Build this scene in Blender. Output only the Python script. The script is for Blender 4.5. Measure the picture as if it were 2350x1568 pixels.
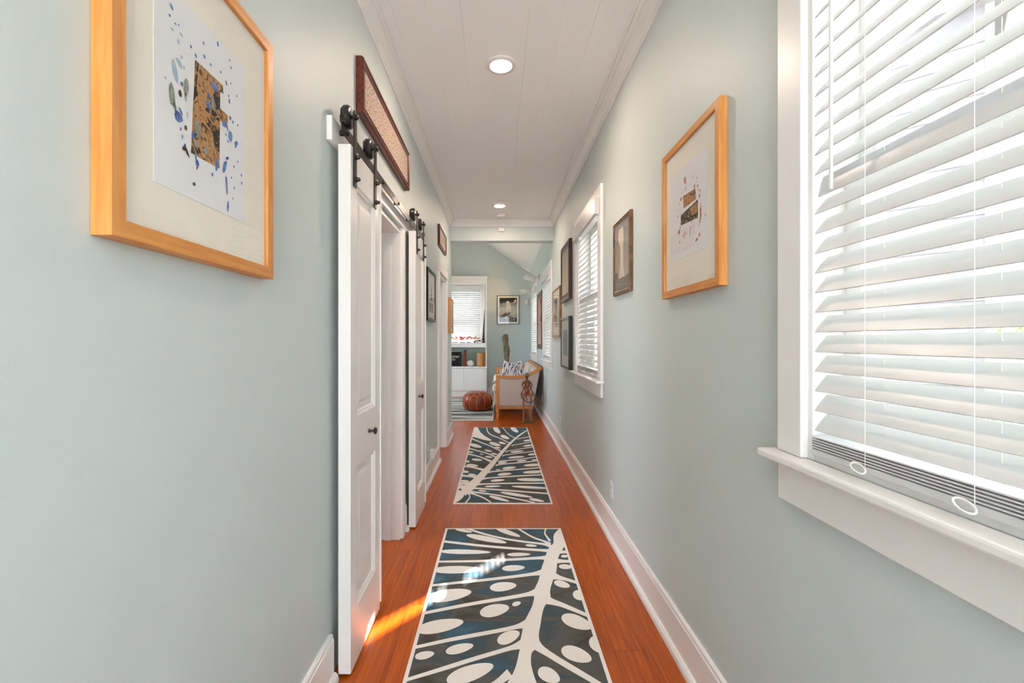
import bpy, bmesh, math, random
from mathutils import Vector, Matrix
random.seed(7)
D = bpy.data
for o in list(D.objects): D.objects.remove(o)
SC = bpy.context.scene
COL = SC.collection
PI = math.pi

# ------------------------------------------------------------------ camera
CAM_H = 1.33
cam = D.cameras.new('camera'); cam.lens = 16.0; cam.sensor_width = 36.0
cam.shift_x = 32.0 / 2350.0; cam.shift_y = -1.0 / 2350.0
cam.clip_start = 0.02; cam.clip_end = 200
camo = D.objects.new('camera', cam); COL.objects.link(camo)
camo.location = (0, 0, CAM_H); camo.rotation_euler = (PI/2, 0, 0)
SC.camera = camo

# ------------------------------------------------------------------ world, sun, exposure
W = D.worlds.new('world'); SC.world = W; W.use_nodes = True
bg = W.node_tree.nodes['Background']
bg.inputs[0].default_value = (0.80, 0.91, 1.0, 1); bg.inputs[1].default_value = 3.1
sun = D.lights.new('sun', 'SUN'); sun.energy = 30; sun.angle = math.radians(0.6); sun.color = (1.0, .98, .95)
suno = D.objects.new('sun', sun); COL.objects.link(suno)
suno.rotation_euler = Vector((-.655, -.755, -1.0)).to_track_quat('-Z', 'Y').to_euler()
vs = SC.view_settings
vs.view_transform = 'Standard'; vs.look = 'None'; vs.gamma = 1.0; vs.use_curve_mapping = False
vs.exposure = 1.90
CAN_POWER = 108.0      # radiance of a recessed lamp's lens

# ------------------------------------------------------------------ helpers: projection used for measuring flat prints on real planes
F = 1044.4; CX = 1143.0; CY = 783.0
def on_side(px, py, X):            # point of the vertical plane x = X
    u = (px-CX)/F; y = X/u
    return y, CAM_H + (CY-py)/F*y
def on_floor(px, py, z=0.0):
    y = (CAM_H-z)*F/(py-CY)
    return (px-CX)/F*y, y

# ------------------------------------------------------------------ materials
MATS = {}
def lin(c):
    return tuple((v/255/12.92 if v/255 <= .04045 else ((v/255+.055)/1.055)**2.4) for v in c) + (1,)
def mat(name, col, rough=.5, spec=.5, metal=0, col2=None, scale=6, stretch=(1,1,1), bump=0, bscale=200, emit=None, coat=0, detail=4, rand=0, contrast=(.35,.65), dist=.4, bdist=.002):
    m = D.materials.new(name); m.use_nodes = True
    nt = m.node_tree; N = nt.nodes; L = nt.links
    b = N['Principled BSDF']
    b.inputs['Base Color'].default_value = lin(col)
    b.inputs['Roughness'].default_value = rough
    b.inputs['Specular IOR Level'].default_value = spec
    b.inputs['Metallic'].default_value = metal
    b.inputs['Coat Weight'].default_value = coat
    b.inputs['Coat Roughness'].default_value = .12
    tc = N.new('ShaderNodeTexCoord'); mp = N.new('ShaderNodeMapping')
    L.new(tc.outputs['Object'], mp.inputs[0]); mp.inputs['Scale'].default_value = stretch
    vec = mp.outputs[0]
    last = None
    if rand:
        oi = N.new('ShaderNodeObjectInfo'); ad = N.new('ShaderNodeVectorMath'); ad.operation = 'ADD'
        cb = N.new('ShaderNodeCombineXYZ'); mu = N.new('ShaderNodeMath'); mu.operation = 'MULTIPLY'; mu.inputs[1].default_value = 37
        L.new(oi.outputs['Random'], mu.inputs[0])
        for i in range(3): L.new(mu.outputs[0], cb.inputs[i])
        L.new(vec, ad.inputs[0]); L.new(cb.outputs[0], ad.inputs[1]); vec = ad.outputs[0]
    if col2 is not None:
        n = N.new('ShaderNodeTexNoise'); n.inputs['Scale'].default_value = scale; n.inputs['Detail'].default_value = detail
        n.inputs['Distortion'].default_value = dist
        L.new(vec, n.inputs['Vector'])
        r = N.new('ShaderNodeValToRGB'); r.color_ramp.elements[0].color = lin(col); r.color_ramp.elements[1].color = lin(col2)
        r.color_ramp.elements[0].position = contrast[0]; r.color_ramp.elements[1].position = contrast[1]
        L.new(n.outputs['Fac'], r.inputs[0]); last = r.outputs[0]
    if rand:
        if last is None:
            rg = N.new('ShaderNodeRGB'); rg.outputs[0].default_value = lin(col); last = rg.outputs[0]
        hs = N.new('ShaderNodeHueSaturation'); ma = N.new('ShaderNodeMapRange')
        ma.inputs['To Min'].default_value = 1-rand; ma.inputs['To Max'].default_value = 1+rand
        L.new(oi.outputs['Random'], ma.inputs[0]); L.new(ma.outputs[0], hs.inputs['Value']); L.new(last, hs.inputs['Color']); last = hs.outputs[0]
    if last is not None: L.new(last, b.inputs['Base Color'])
    if bump:
        n2 = N.new('ShaderNodeTexNoise'); n2.inputs['Scale'].default_value = bscale; n2.inputs['Detail'].default_value = 3
        L.new(vec, n2.inputs['Vector'])
        bp = N.new('ShaderNodeBump'); bp.inputs['Strength'].default_value = bump; bp.inputs['Distance'].default_value = bdist
        L.new(n2.outputs['Fac'], bp.inputs['Height']); L.new(bp.outputs[0], b.inputs['Normal'])
    if emit:
        b.inputs['Emission Color'].default_value = lin(emit[0]); b.inputs['Emission Strength'].default_value = emit[1]
    MATS[name] = m
    return m
mat('wall', (203,213,212), .48, .28, bump=.10, bscale=330)
mat('ceiling', (247,246,246), .5, .4, bump=.10, bscale=40, stretch=(1,.12,1), rand=.004)
mat('trim', (240,238,236), .32, .5, bump=.03, bscale=60)
mat('door_paint', (233,231,229), .28, .5, bump=.05, bscale=50, stretch=(1,1,.2))
mat('oak', (220,156,88), .42, .35, col2=(204,132,64), scale=5, stretch=(14,14,1.2), bump=.05, bscale=60)
mat('oak_u', (220,156,88), .42, .35, col2=(204,132,64), scale=5, stretch=(1.2,14,14), bump=.05, bscale=60)
mat('floor_wood', (196,92,10), .28, .36, col2=(144,53,0), scale=3.0, stretch=(24,.8,1), bump=.12, bscale=30, rand=.12, coat=.06, contrast=(.32,.74), dist=1.2)
mat('floor_under', (60,24,10), .8)
mat('red_wood', (112,48,28), .3, .5, col2=(70,28,18), scale=6, stretch=(1,12,12), bump=.05, bscale=40)
mat('dark_wood', (78,44,36), .3, .5, col2=(58,32,28), scale=6, stretch=(6,6,1))
mat('gilt_wood', (134,94,48), .38, .5, col2=(92,60,34), scale=20, bump=.15, bscale=80)
mat('gold_wood', (176,128,66), .36, .5, col2=(140,94,44), scale=16, bump=.08, bscale=60)
mat('brown_flat', (104,78,72), .5, .3)
mat('black_frame', (24,24,26), .3, .5)
mat('iron', (22,20,20), .32, .6, bump=.03, bscale=300)
mat('steel_bar', (44,37,34), .34, .7, metal=.55, bump=.02, bscale=200)
mat('mat_cream', (242,236,224), .8, .2)
mat('mat_white', (236,232,226), .8, .2)
mat('paper', (236,236,238), .8, .2, bump=.08, bscale=120)
mat('ink_blue', (58,86,170), .7, .2, col2=(110,150,200), scale=60)
mat('ink_pale', (150,180,205), .8, .2, col2=(190,205,215), scale=40)
mat('ink_grey', (122,136,130), .8, .2, col2=(160,165,150), scale=60)
mat('ink_brown', (74,48,30), .8, .2)
mat('ink_red', (196,104,90), .8, .2, col2=(222,150,138), scale=50)
mat('collage', (190,142,92), .8, .2, col2=(70,50,36), scale=38, detail=6, contrast=(.50,.62), dist=2.5)
mat('collage_dark', (44,38,36), .8, .2, col2=(186,140,96), scale=42, detail=6, contrast=(.52,.60), dist=2.5)
mat('collage_teal', (104,124,112), .8, .2, col2=(80,92,88), scale=50)
mat('slat', (216,216,216), .32, .5, bump=.05, bscale=40, stretch=(.6,10,10))
mat('blind_cord', (236,234,230), .6)
mat('plastic_white', (232,230,226), .35, .5)
mat('plastic_beige', (222,212,186), .45, .4)
mat('linen', (214,202,196), .9, .2, col2=(204,190,184), scale=160, bump=.3, bscale=500)
mat('cushion_white', (232,226,218), .9, .2, bump=.2, bscale=300)
mat('throw_grey', (176,158,144), .9, .2, bump=.3, bscale=300)
mat('nail', (46,34,26), .35, .6, metal=.6)
mat('leather', (166,64,16), .34, .5, col2=(122,40,8), scale=5, bump=.08, bscale=120)
mat('stitch', (214,168,132), .7)
mat('bronze_wood', (132,122,96), .6, .3, col2=(84,74,56), scale=22, stretch=(1,1,.4), bump=.4, bscale=30)
mat('carving', (186,110,56), .5, .4, col2=(112,58,30), scale=18)
mat('carving_blue', (104,122,128), .6, .3)
mat('bead', (28,20,20), .3, .6)
mat('stand_wood', (188,112,56), .4, .4, col2=(156,84,38), scale=8)
mat('stand_base', (98,88,58), .6, .3)
mat('black_board', (16,14,14), .5, .3)
mat('chalk', (236,232,226), .8)
mat('box_red', (140,62,28), .4, .4, col2=(72,24,12), scale=22)
mat('rock', (222,212,204), .8, .2, bump=.6, bscale=20)
mat('drum_wood', (206,148,88), .45, .4, col2=(186,122,62), scale=10, stretch=(14,14,1))
mat('drum_side', (172,104,36), .45, .4)
mat('pink', (226,150,146), .6, .3)
mat('pink_deep', (214,110,116), .6, .3)
mat('peach', (232,184,148), .6, .3)
mat('driftwood', (126,84,52), .8, .2, col2=(70,46,34), scale=60)
mat('horn', (74,42,34), .4, .4)
mat('rug_cream', (246,240,234), .95, .1, bump=.5, bscale=650, bdist=.003)
mat('lamp_white', (226,222,216), .35, .5)
mat('outlet_dark', (60,58,56), .5)
mat('neighbour', (128,126,132), .8, .2, col2=(120,118,124), scale=3)
mat('neighbour_white', (226,222,216), .7, .2)
mat('leaf', (98,128,52), .6, .3, col2=(140,160,70), scale=12, rand=.15)
mat('grass', (120,120,108), .9, .1, col2=(106,108,94), scale=4)
mat('bounce_paving', (228,225,219), .9, .1, col2=(220,216,210), scale=4)
mat('lawn', (120,136,70), .9, .1, col2=(90,110,52), scale=4)
mat('trunk', (110,96,80), .9, .1)
mat('sash', (238,238,238), .35, .5)
mat('jamb_beige', (226,216,200), .5, .3)
mat('niche_blue', (176,196,190), .6, .3)
mat('eave', (240,238,234), .7, .2)

def emission(name, col, strength):
    m = D.materials.new(name); m.use_nodes = True
    nt = m.node_tree; nt.nodes.clear()
    e = nt.nodes.new('ShaderNodeEmission'); o = nt.nodes.new('ShaderNodeOutputMaterial')
    e.inputs[0].default_value = lin(col); e.inputs[1].default_value = strength
    nt.links.new(e.outputs[0], o.inputs[0]); MATS[name] = m
emission('lamp_glow', (255,226,204), CAN_POWER)
emission('spot_glow', (255,206,156), 50)
def glass(name, gloss):
    m = D.materials.new(name); m.use_nodes = True
    nt = m.node_tree; nt.nodes.clear(); L = nt.links
    t = nt.nodes.new('ShaderNodeBsdfTransparent'); g = nt.nodes.new('ShaderNodeBsdfGlossy'); g.inputs['Roughness'].default_value = .02
    fr = nt.nodes.new('ShaderNodeLayerWeight')
    pw = nt.nodes.new('ShaderNodeMath'); pw.operation = 'POWER'; pw.inputs[1].default_value = 5
    mu = nt.nodes.new('ShaderNodeMath'); mu.operation = 'MULTIPLY_ADD'; mu.inputs[1].default_value = .9*gloss; mu.inputs[2].default_value = .04*gloss
    L.new(fr.outputs['Facing'], pw.inputs[0])
    mx = nt.nodes.new('ShaderNodeMixShader'); o = nt.nodes.new('ShaderNodeOutputMaterial')
    L.new(pw.outputs[0], mu.inputs[0]); L.new(mu.outputs[0], mx.inputs[0]); L.new(t.outputs[0], mx.inputs[1]); L.new(g.outputs[0], mx.inputs[2]); L.new(mx.outputs[0], o.inputs[0])
    MATS[name] = m
glass('pane', 1.0); glass('picture_glass', 1.0)
def screen(name, open_frac):
    m = D.materials.new(name); m.use_nodes = True
    nt = m.node_tree; nt.nodes.clear(); L = nt.links
    t = nt.nodes.new('ShaderNodeBsdfTransparent'); g = nt.nodes.new('ShaderNodeBsdfDiffuse'); g.inputs[0].default_value = (.10, .10, .11, 1)
    mx = nt.nodes.new('ShaderNodeMixShader'); mx.inputs[0].default_value = 1-open_frac; o = nt.nodes.new('ShaderNodeOutputMaterial')
    L.new(t.outputs[0], mx.inputs[1]); L.new(g.outputs[0], mx.inputs[2]); L.new(mx.outputs[0], o.inputs[0]); MATS[name] = m
screen('dimming_screen', .42)  # mesh added to dim the daylight coming through the blinded windows

def ramp_mat(name, build, rough=.8):
    m = D.materials.new(name); m.use_nodes = True
    nt = m.node_tree; b = nt.nodes['Principled BSDF']; b.inputs['Roughness'].default_value = rough; b.inputs['Specular IOR Level'].default_value = .2
    tc = nt.nodes.new('ShaderNodeTexCoord')
    build(nt, tc, b); MATS[name] = m
def watercolour(nt, tc, b):        # dark leaf of the runner: warm charcoal to petrol blue washes with a fine weave
    L = nt.links
    n = nt.nodes.new('ShaderNodeTexNoise'); n.inputs['Scale'].default_value = 2.6; n.inputs['Detail'].default_value = 5; n.inputs['Distortion'].default_value = 1.0
    mp = nt.nodes.new('ShaderNodeMapping'); mp.inputs['Scale'].default_value = (.8, 1.6, 1)
    L.new(tc.outputs['Object'], mp.inputs[0]); L.new(mp.outputs[0], n.inputs['Vector'])
    r = nt.nodes.new('ShaderNodeValToRGB'); e = r.color_ramp.elements
    e[0].position = .36; e[0].color = lin((78,73,68)); e[1].position = .62; e[1].color = lin((66,100,120))
    k = e.new(.46); k.color = lin((98,96,93)); k = e.new(.53); k.color = lin((74,86,92)); k = e.new(.72); k.color = lin((112,126,130))
    L.new(n.outputs['Fac'], r.inputs[0])
    w = nt.nodes.new('ShaderNodeTexNoise'); w.inputs['Scale'].default_value = 420; L.new(tc.outputs['Object'], w.inputs['Vector'])
    mx = nt.nodes.new('ShaderNodeMix'); mx.data_type = 'RGBA'; mx.blend_type = 'OVERLAY'; mx.inputs[0].default_value = .45
    L.new(r.outputs[0], mx.inputs[6]); L.new(w.outputs['Fac'], mx.inputs[7]); L.new(mx.outputs[2], b.inputs['Base Color'])
    bp = nt.nodes.new('ShaderNodeBump'); bp.inputs['Strength'].default_value = .4; bp.inputs['Distance'].default_value = .003
    L.new(w.outputs['Fac'], bp.inputs['Height']); L.new(bp.outputs[0], b.inputs['Normal'])
ramp_mat('rug_dark', watercolour, .95)
def stripes(nt, tc, b):
    L = nt.links
    mp = nt.nodes.new('ShaderNodeMapping'); mp.inputs['Scale'].default_value = (.35, 4.2, 1); mp.inputs['Rotation'].default_value = (0,0,.10)
    w = nt.nodes.new('ShaderNodeTexNoise'); w.inputs['Scale'].default_value = 1.5; w.inputs['Detail'].default_value = 4; w.inputs['Distortion'].default_value = .5
    L.new(tc.outputs['Object'], mp.inputs[0]); L.new(mp.outputs[0], w.inputs['Vector'])
    r = nt.nodes.new('ShaderNodeValToRGB'); e = r.color_ramp.elements
    e[0].position = .34; e[0].color = lin((60,64,66)); e[1].position = .60; e[1].color = lin((214,212,204))
    k = e.new(.42); k.color = lin((112,120,120)); k = e.new(.505); k.color = lin((146,154,152)); k = e.new(.52); k.color = lin((206,206,198))
    L.new(w.outputs['Fac'], r.inputs[0]); L.new(r.outputs[0], b.inputs['Base Color'])
ramp_mat('rug_stripe', stripes, .95)
def tie_dye(nt, tc, b):
    L = nt.links
    mp = nt.nodes.new('ShaderNodeMapping'); mp.inputs['Scale'].default_value = (20, 20, 5)
    n = nt.nodes.new('ShaderNodeTexNoise'); n.inputs['Scale'].default_value = 1.6; n.inputs['Detail'].default_value = 3
    L.new(tc.outputs['Object'], mp.inputs[0]); L.new(mp.outputs[0], n.inputs['Vector'])
    r = nt.nodes.new('ShaderNodeValToRGB'); e = r.color_ramp.elements
    e[0].position = .48; e[0].color = lin((238,234,232)); e[1].position = .62; e[1].color = lin((54,66,122))
    L.new(n.outputs['Fac'], r.inputs[0]); L.new(r.outputs[0], b.inputs['Base Color'])
ramp_mat('tie_dye', tie_dye, .95)
def script_print(nt, tc, b):       # long rows of tiny faded handwriting
    L = nt.links
    mp = nt.nodes.new('ShaderNodeMapping'); mp.inputs['Scale'].default_value = (55, 1, 120)
    n = nt.nodes.new('ShaderNodeTexNoise'); n.inputs['Scale'].default_value = 1.0; n.inputs['Detail'].default_value = 4
    L.new(tc.outputs['Object'], mp.inputs[0]); L.new(mp.outputs[0], n.inputs['Vector'])
    r = nt.nodes.new('ShaderNodeValToRGB'); e = r.color_ramp.elements
    e[0].position = .40; e[0].color = lin((138,108,86)); e[1].position = .53; e[1].color = lin((226,204,184))
    L.new(n.outputs['Fac'], r.inputs[0]); L.new(r.outputs[0], b.inputs['Base Color'])
ramp_mat('script_print', script_print)
def vgrad(name, stops, noise=0):   # flat print whose tone runs with the height of the picture (object z)
    def bld(nt, tc, b):
        L = nt.links
        sp = nt.nodes.new('ShaderNodeSeparateXYZ'); L.new(tc.outputs['Object'], sp.inputs[0])
        mr = nt.nodes.new('ShaderNodeMapRange'); mr.inputs['From Min'].default_value = -.35; mr.inputs['From Max'].default_value = .35
        L.new(sp.outputs['Z'], mr.inputs[0]); out = mr.outputs[0]
        if noise:
            n = nt.nodes.new('ShaderNodeTexNoise'); n.inputs['Scale'].default_value = 26; n.inputs['Detail'].default_value = 5; L.new(tc.outputs['Object'], n.inputs['Vector'])
            ma = nt.nodes.new('ShaderNodeMath'); ma.operation = 'MULTIPLY_ADD'; ma.inputs[1].default_value = noise; L.new(n.outputs['Fac'], ma.inputs[0]); L.new(out, ma.inputs[2])
            mb = nt.nodes.new('ShaderNodeMath'); mb.operation = 'SUBTRACT'; mb.inputs[1].default_value = noise/2; L.new(ma.outputs[0], mb.inputs[0]); out = mb.outputs[0]
        r = nt.nodes.new('ShaderNodeValToRGB'); e = r.color_ramp.elements
        e[0].position = stops[0][0]; e[0].color = lin(stops[0][1]); e[1].position = stops[-1][0]; e[1].color = lin(stops[-1][1])
        for p, c in stops[1:-1]: k = e.new(p); k.color = lin(c)
        L.new(out, r.inputs[0]); L.new(r.outputs[0], b.inputs['Base Color'])
    ramp_mat(name, bld)
vgrad('sepia_sky', [(.1,(196,182,160)),(.4,(168,158,146)),(.8,(132,126,122))], .12)
vgrad('plume', [(.1,(214,198,178)),(.8,(224,206,186))], .2)
vgrad('sepia_rock', [(.0,(150,140,126)),(.3,(96,88,80))], .5)
vgrad('grey_print', [(.2,(196,184,172)),(.5,(150,142,134)),(.8,(186,178,168))], .5)
vgrad('blue_print', [(.1,(196,204,210)),(.5,(136,150,162)),(.9,(190,198,204))], .25)
vgrad('map_print', [(.1,(206,190,164)),(.5,(190,172,146)),(.9,(146,138,122))], .3)
vgrad('arch_print', [(.2,(190,194,196)),(.5,(176,168,158)),(.75,(150,156,170))], .3)
vgrad('pink_print', [(.1,(232,168,152)),(.5,(226,146,130)),(.9,(214,140,126))], .15)
vgrad('tan_print', [(.1,(196,164,128)),(.5,(176,150,118)),(.9,(206,184,150))], .3)
vgrad('moon_ground', [(.0,(40,40,40)),(.22,(150,144,134)),(.38,(206,196,176)),(.6,(176,174,164)),(.75,(104,120,122))], .9)
mat('print_black', (12,12,14), .6, .3)
mat('print_pale', (224,218,206), .8, .2, col2=(188,180,172), scale=40)
mat('print_dark', (70,62,56), .8, .2, col2=(120,108,96), scale=60)

# ------------------------------------------------------------------ mesh builder
class MB:
    def __init__(s): s.v = []; s.f = []; s.m = []; s.cur = 0
    def add(s, vs, fs):
        o = len(s.v); s.v += [tuple(p) for p in vs]
        for f in fs: s.f.append(tuple(o+i for i in f)); s.m.append(s.cur)
        return s
    def mi(s, i): s.cur = i; return s
    def box(s, x0, x1, y0, y1, z0, z1):
        if x1 < x0: x0, x1 = x1, x0
        if y1 < y0: y0, y1 = y1, y0
        if z1 < z0: z0, z1 = z1, z0
        return s.add([(x0,y0,z0),(x1,y0,z0),(x1,y1,z0),(x0,y1,z0),(x0,y0,z1),(x1,y0,z1),(x1,y1,z1),(x0,y1,z1)],
                     [(0,3,2,1),(4,5,6,7),(0,1,5,4),(1,2,6,5),(2,3,7,6),(3,0,4,7)])
    def prism(s, pts, axis, a0, a1):   # polygon extruded along an axis; pts in the other two axes (in x,y,z order)
        n = len(pts)
        def P(p, a):
            return {'x': (a, p[0], p[1]), 'y': (p[0], a, p[1]), 'z': (p[0], p[1], a)}[axis]
        vs = [P(p, a0) for p in pts] + [P(p, a1) for p in pts]
        fs = [tuple(range(n))[::-1], tuple(range(n, 2*n))] + [(i, (i+1) % n, n+(i+1) % n, n+i) for i in range(n)]
        return s.add(vs, fs)
    def tube(s, path, r, n=8, cap=True):
        path = [Vector(p) for p in path]; rs = r if isinstance(r, (list, tuple)) else [r]*len(path)
        vs = []; fs = []; up = None
        for i, p in enumerate(path):
            t = (path[min(i+1, len(path)-1)] - path[max(i-1, 0)])
            if t.length < 1e-9: t = Vector((0,0,1))
            t.normalize()
            if up is None: up = Vector((0,0,1)) if abs(t.z) < .9 else Vector((1,0,0))
            a = t.cross(up)
            if a.length < 1e-6: a = t.cross(Vector((0,1,0)))
            a.normalize(); b = a.cross(t).normalized(); up = b
            for k in range(n):
                g = 2*PI*k/n; vs.append(p + a*math.cos(g)*rs[i] + b*math.sin(g)*rs[i])
        for i in range(len(path)-1):
            for k in range(n): fs.append((i*n+k, i*n+(k+1) % n, (i+1)*n+(k+1) % n, (i+1)*n+k))
        if cap: fs.append(tuple(range(n))[::-1]); fs.append(tuple((len(path)-1)*n+k for k in range(n)))
        return s.add(vs, fs)
    def lathe(s, prof, c, n=24, axis='z', ex=1, ey=1, cap=True):  # prof (radius, height)
        vs = []; fs = []
        for (r, h) in prof:
            for k in range(n):
                g = 2*PI*k/n; a, b = r*math.cos(g)*ex, r*math.sin(g)*ey
                q = {'z': (a, b, h), 'x': (h, a, b), 'y': (b, h, a)}[axis]
                vs.append((c[0]+q[0], c[1]+q[1], c[2]+q[2]))
        m = len(prof)
        for i in range(m-1):
            for k in range(n): fs.append((i*n+k, i*n+(k+1) % n, (i+1)*n+(k+1) % n, (i+1)*n+k))
        if cap and prof[0][0] > 1e-6: fs.append(tuple(range(n))[::-1])
        if cap and prof[-1][0] > 1e-6: fs.append(tuple((m-1)*n+k for k in range(n)))
        return s.add(vs, fs)
    def rings(s, secs, n=16):       # secs: (cx, cy, z, rx, ry)
        vs = []; fs = []
        for (x, y, z, rx, ry) in secs:
            for k in range(n):
                g = 2*PI*k/n; vs.append((x+rx*math.cos(g), y+ry*math.sin(g), z))
        m = len(secs)
        for i in range(m-1):
            for k in range(n): fs.append((i*n+k, i*n+(k+1) % n, (i+1)*n+(k+1) % n, (i+1)*n+k))
        fs.append(tuple(range(n))[::-1]); fs.append(tuple((m-1)*n+k for k in range(n)))
        return s.add(vs, fs)
    def ball(s, c, r, n=10, m=7):
        r = r if isinstance(r, (tuple, list)) else (r, r, r)
        vs = []; fs = []
        for i in range(m+1):
            t = PI*i/m
            for k in range(n):
                g = 2*PI*k/n
                vs.append((c[0]+r[0]*math.sin(t)*math.cos(g), c[1]+r[1]*math.sin(t)*math.sin(g), c[2]-r[2]*math.cos(t)))
        for i in range(m):
            for k in range(n): fs.append((i*n+k, i*n+(k+1) % n, (i+1)*n+(k+1) % n, (i+1)*n+k))
        return s.add(vs, fs)
    def face(s, pts): return s.add(pts, [tuple(range(len(pts)))])
    def build(s, name, mats, parent=None, smooth=False, bevel=0, seg=2, loc=None, rotz=None):
        me = D.meshes.new(name); me.from_pydata(s.v, [], s.f); me.update()
        for m in (mats if isinstance(mats, (list, tuple)) else [mats]): me.materials.append(MATS[m])
        for p, i in zip(me.polygons, s.m): p.material_index = i; p.use_smooth = smooth
        bm = bmesh.new(); bm.from_mesh(me)
        if smooth: bmesh.ops.remove_doubles(bm, verts=bm.verts, dist=1e-6)
        bmesh.ops.recalc_face_normals(bm, faces=bm.faces); bm.to_mesh(me); bm.free()
        o = D.objects.new(name, me); COL.objects.link(o)
        if parent: o.parent = parent
        if loc: o.location = loc
        if rotz is not None: o.rotation_euler = (0, 0, rotz)
        if bevel:
            b = o.modifiers.new('bevel', 'BEVEL'); b.width = bevel; b.segments = seg; b.limit_method = 'ANGLE'; b.angle_limit = .7
        if smooth:
            try: me.set_sharp_from_angle(angle=.8)
            except Exception: pass
        return o
def thing(name, label, cat, loc=(0,0,0), rotz=0, group=None):
    o = D.objects.new(name, None); COL.objects.link(o); o.location = loc; o.rotation_euler = (0,0,rotz); o.empty_display_size = .1
    o['label'] = label; o['category'] = cat
    if group: o['group'] = group
    return o
def tag(o, label, cat, group=None):
    o['label'] = label; o['category'] = cat
    if group: o['group'] = group
    return o
def struct(o, label=None):
    o['kind'] = 'structure'
    if label: o['label'] = label
    return o
def copy_part(o, parent, loc=None, rot=None):
    c = o.copy(); COL.objects.link(c); c.parent = parent
    if loc is not None: c.location = loc
    if rot is not None: c.rotation_euler = rot
    return c
def copy_tree(o, parent=None):
    c = o.copy(); COL.objects.link(c); c.parent = parent
    for ch in list(o.children): copy_tree(ch, c)
    return c

# ------------------------------------------------------------------ dimensions
XL, XR = -.66, .77
CEIL = 3.0
Y0, YB, YB2, YF = -2.5, 6.30, 6.46, 11.20      # hall back, beam front, beam back, far gable wall
XLL = -3.6

# ------------------------------------------------------------------ walls
def wall_x(name, x0, x1, y0, y1, z1, ops, label):
    b = MB(); y = y0
    for (a, c, za, zb) in sorted(ops):
        b.box(x0, x1, y, a, 0, z1)
        if za > 0: b.box(x0, x1, a, c, 0, za)
        b.box(x0, x1, a, c, zb, z1); y = c
    b.box(x0, x1, y, y1, 0, z1)
    return struct(b.build(name, 'wall'), label)
WZ0, WZ1 = 1.04, 2.38
WIN_R = [(.165, 1.125), (3.425, 4.385), (6.55, 7.62), (8.88, 10.22)]
wall_x('wall_right', XR, XR+.16, Y0, YF, 3.12, [(a, b, WZ0, WZ1) for a, b in WIN_R], 'pale aqua hallway wall with the row of blinds and pictures')
DA = (2.30, 3.06, 2.07); DB = (5.05, 5.71, 2.08)
wall_x('wall_left', XL-.14, XL, Y0, YB2, CEIL, [(DA[0], DA[1], 0, DA[2]), (DB[0], DB[1], 0, DB[2])], 'pale aqua hallway wall behind the sliding doors')
wall_x('wall_outer', XLL-.15, XLL, Y0, YF, 3.12, [(1.6, 3.2, .9, 2.4), (7.6, 9.6, .8, 2.5)], 'pale aqua outer wall of the rooms on the left')
RIDGE = (XLL+XR)/2; RZ = 3.03 + .64*(XR-RIDGE)
b = MB(); b.box(XLL, XL-.14, YB, YB2, 0, 3.0); b.box(XL-.14, XL, YB+.15, YB2, 0, 2.72)
b.prism([(XLL, 2.99), (XL, 2.99), (XL, 2.72), (XR, 2.72), (XR, 3.03), (RIDGE, RZ), (XLL, 3.03)], 'y', YB, YB2)
struct(b.build('wall_middle', 'wall'), 'pale aqua beam and wall dividing hallway from far room')
WF = (-1.75, -.42, 1.30, 2.665)
b = MB(); b.box(XLL, WF[0], YF, YF+.15, 0, 3.03); b.box(WF[1], XR+.16, YF, YF+.15, 0, 3.03)
b.box(WF[0], WF[1], YF, YF+.15, 0, WF[2]); b.box(WF[0], WF[1], YF, YF+.15, WF[3], 3.03)
b.prism([(XLL, 3.03), (XR+.16, 3.03), (XR, 3.03), (RIDGE, RZ+.05)], 'y', YF, YF+.15)
struct(b.build('wall_far', 'wall'), 'aqua gable wall at the end of the far room')
b = MB(); b.box(XLL-.15, -.56, Y0-.15, Y0, 0, 3.12); b.box(.66, XR+.16, Y0-.15, Y0, 0, 3.12); b.box(-.56, .66, Y0-.15, Y0, 0, .06); b.box(-.56, .66, Y0-.15, Y0, 2.72, 3.12)
struct(b.build('wall_near', 'wall'), 'aqua wall behind the viewpoint')
b = MB(); b.prism([(XR+.16, 2.95), (XR+.16, 3.12), (RIDGE, RZ+.17), (RIDGE, RZ)], 'y', YB2, YF+.15)
b.prism([(XLL-.15, 2.95), (XLL-.15, 3.12), (RIDGE, RZ+.17), (RIDGE, RZ)], 'y', YB2, YF+.15)
struct(b.build('ceiling_far_room', 'ceiling'), 'white sloping ceiling of the far room')

# ceiling of boards
b = MB(); b.box(XLL-.15, XR+.16, Y0-.15, YB, CEIL+.012, CEIL+.12); b.box(XLL, XL-.14, Y0, YB, CEIL-.002, CEIL+.012)
ceil = struct(b.build('ceiling', 'ceiling'), 'white boarded hallway ceiling')
k = 0; xs = -.708
while xs < XR:
    x0, x1 = max(xs+.0004, XL-.02), min(xs+.173-.0004, XR+.02)
    ys = Y0
    cuts = sorted(random.uniform(Y0+.6, YB-.5) for _ in range(2)) + [YB]
    for c in cuts:
        MB().box(x0, x1, ys, c-.0006, CEIL-random.uniform(0, .0004), CEIL+.0125).build('ceiling_board', 'ceiling', ceil)
        ys = c
    xs += .173

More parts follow.
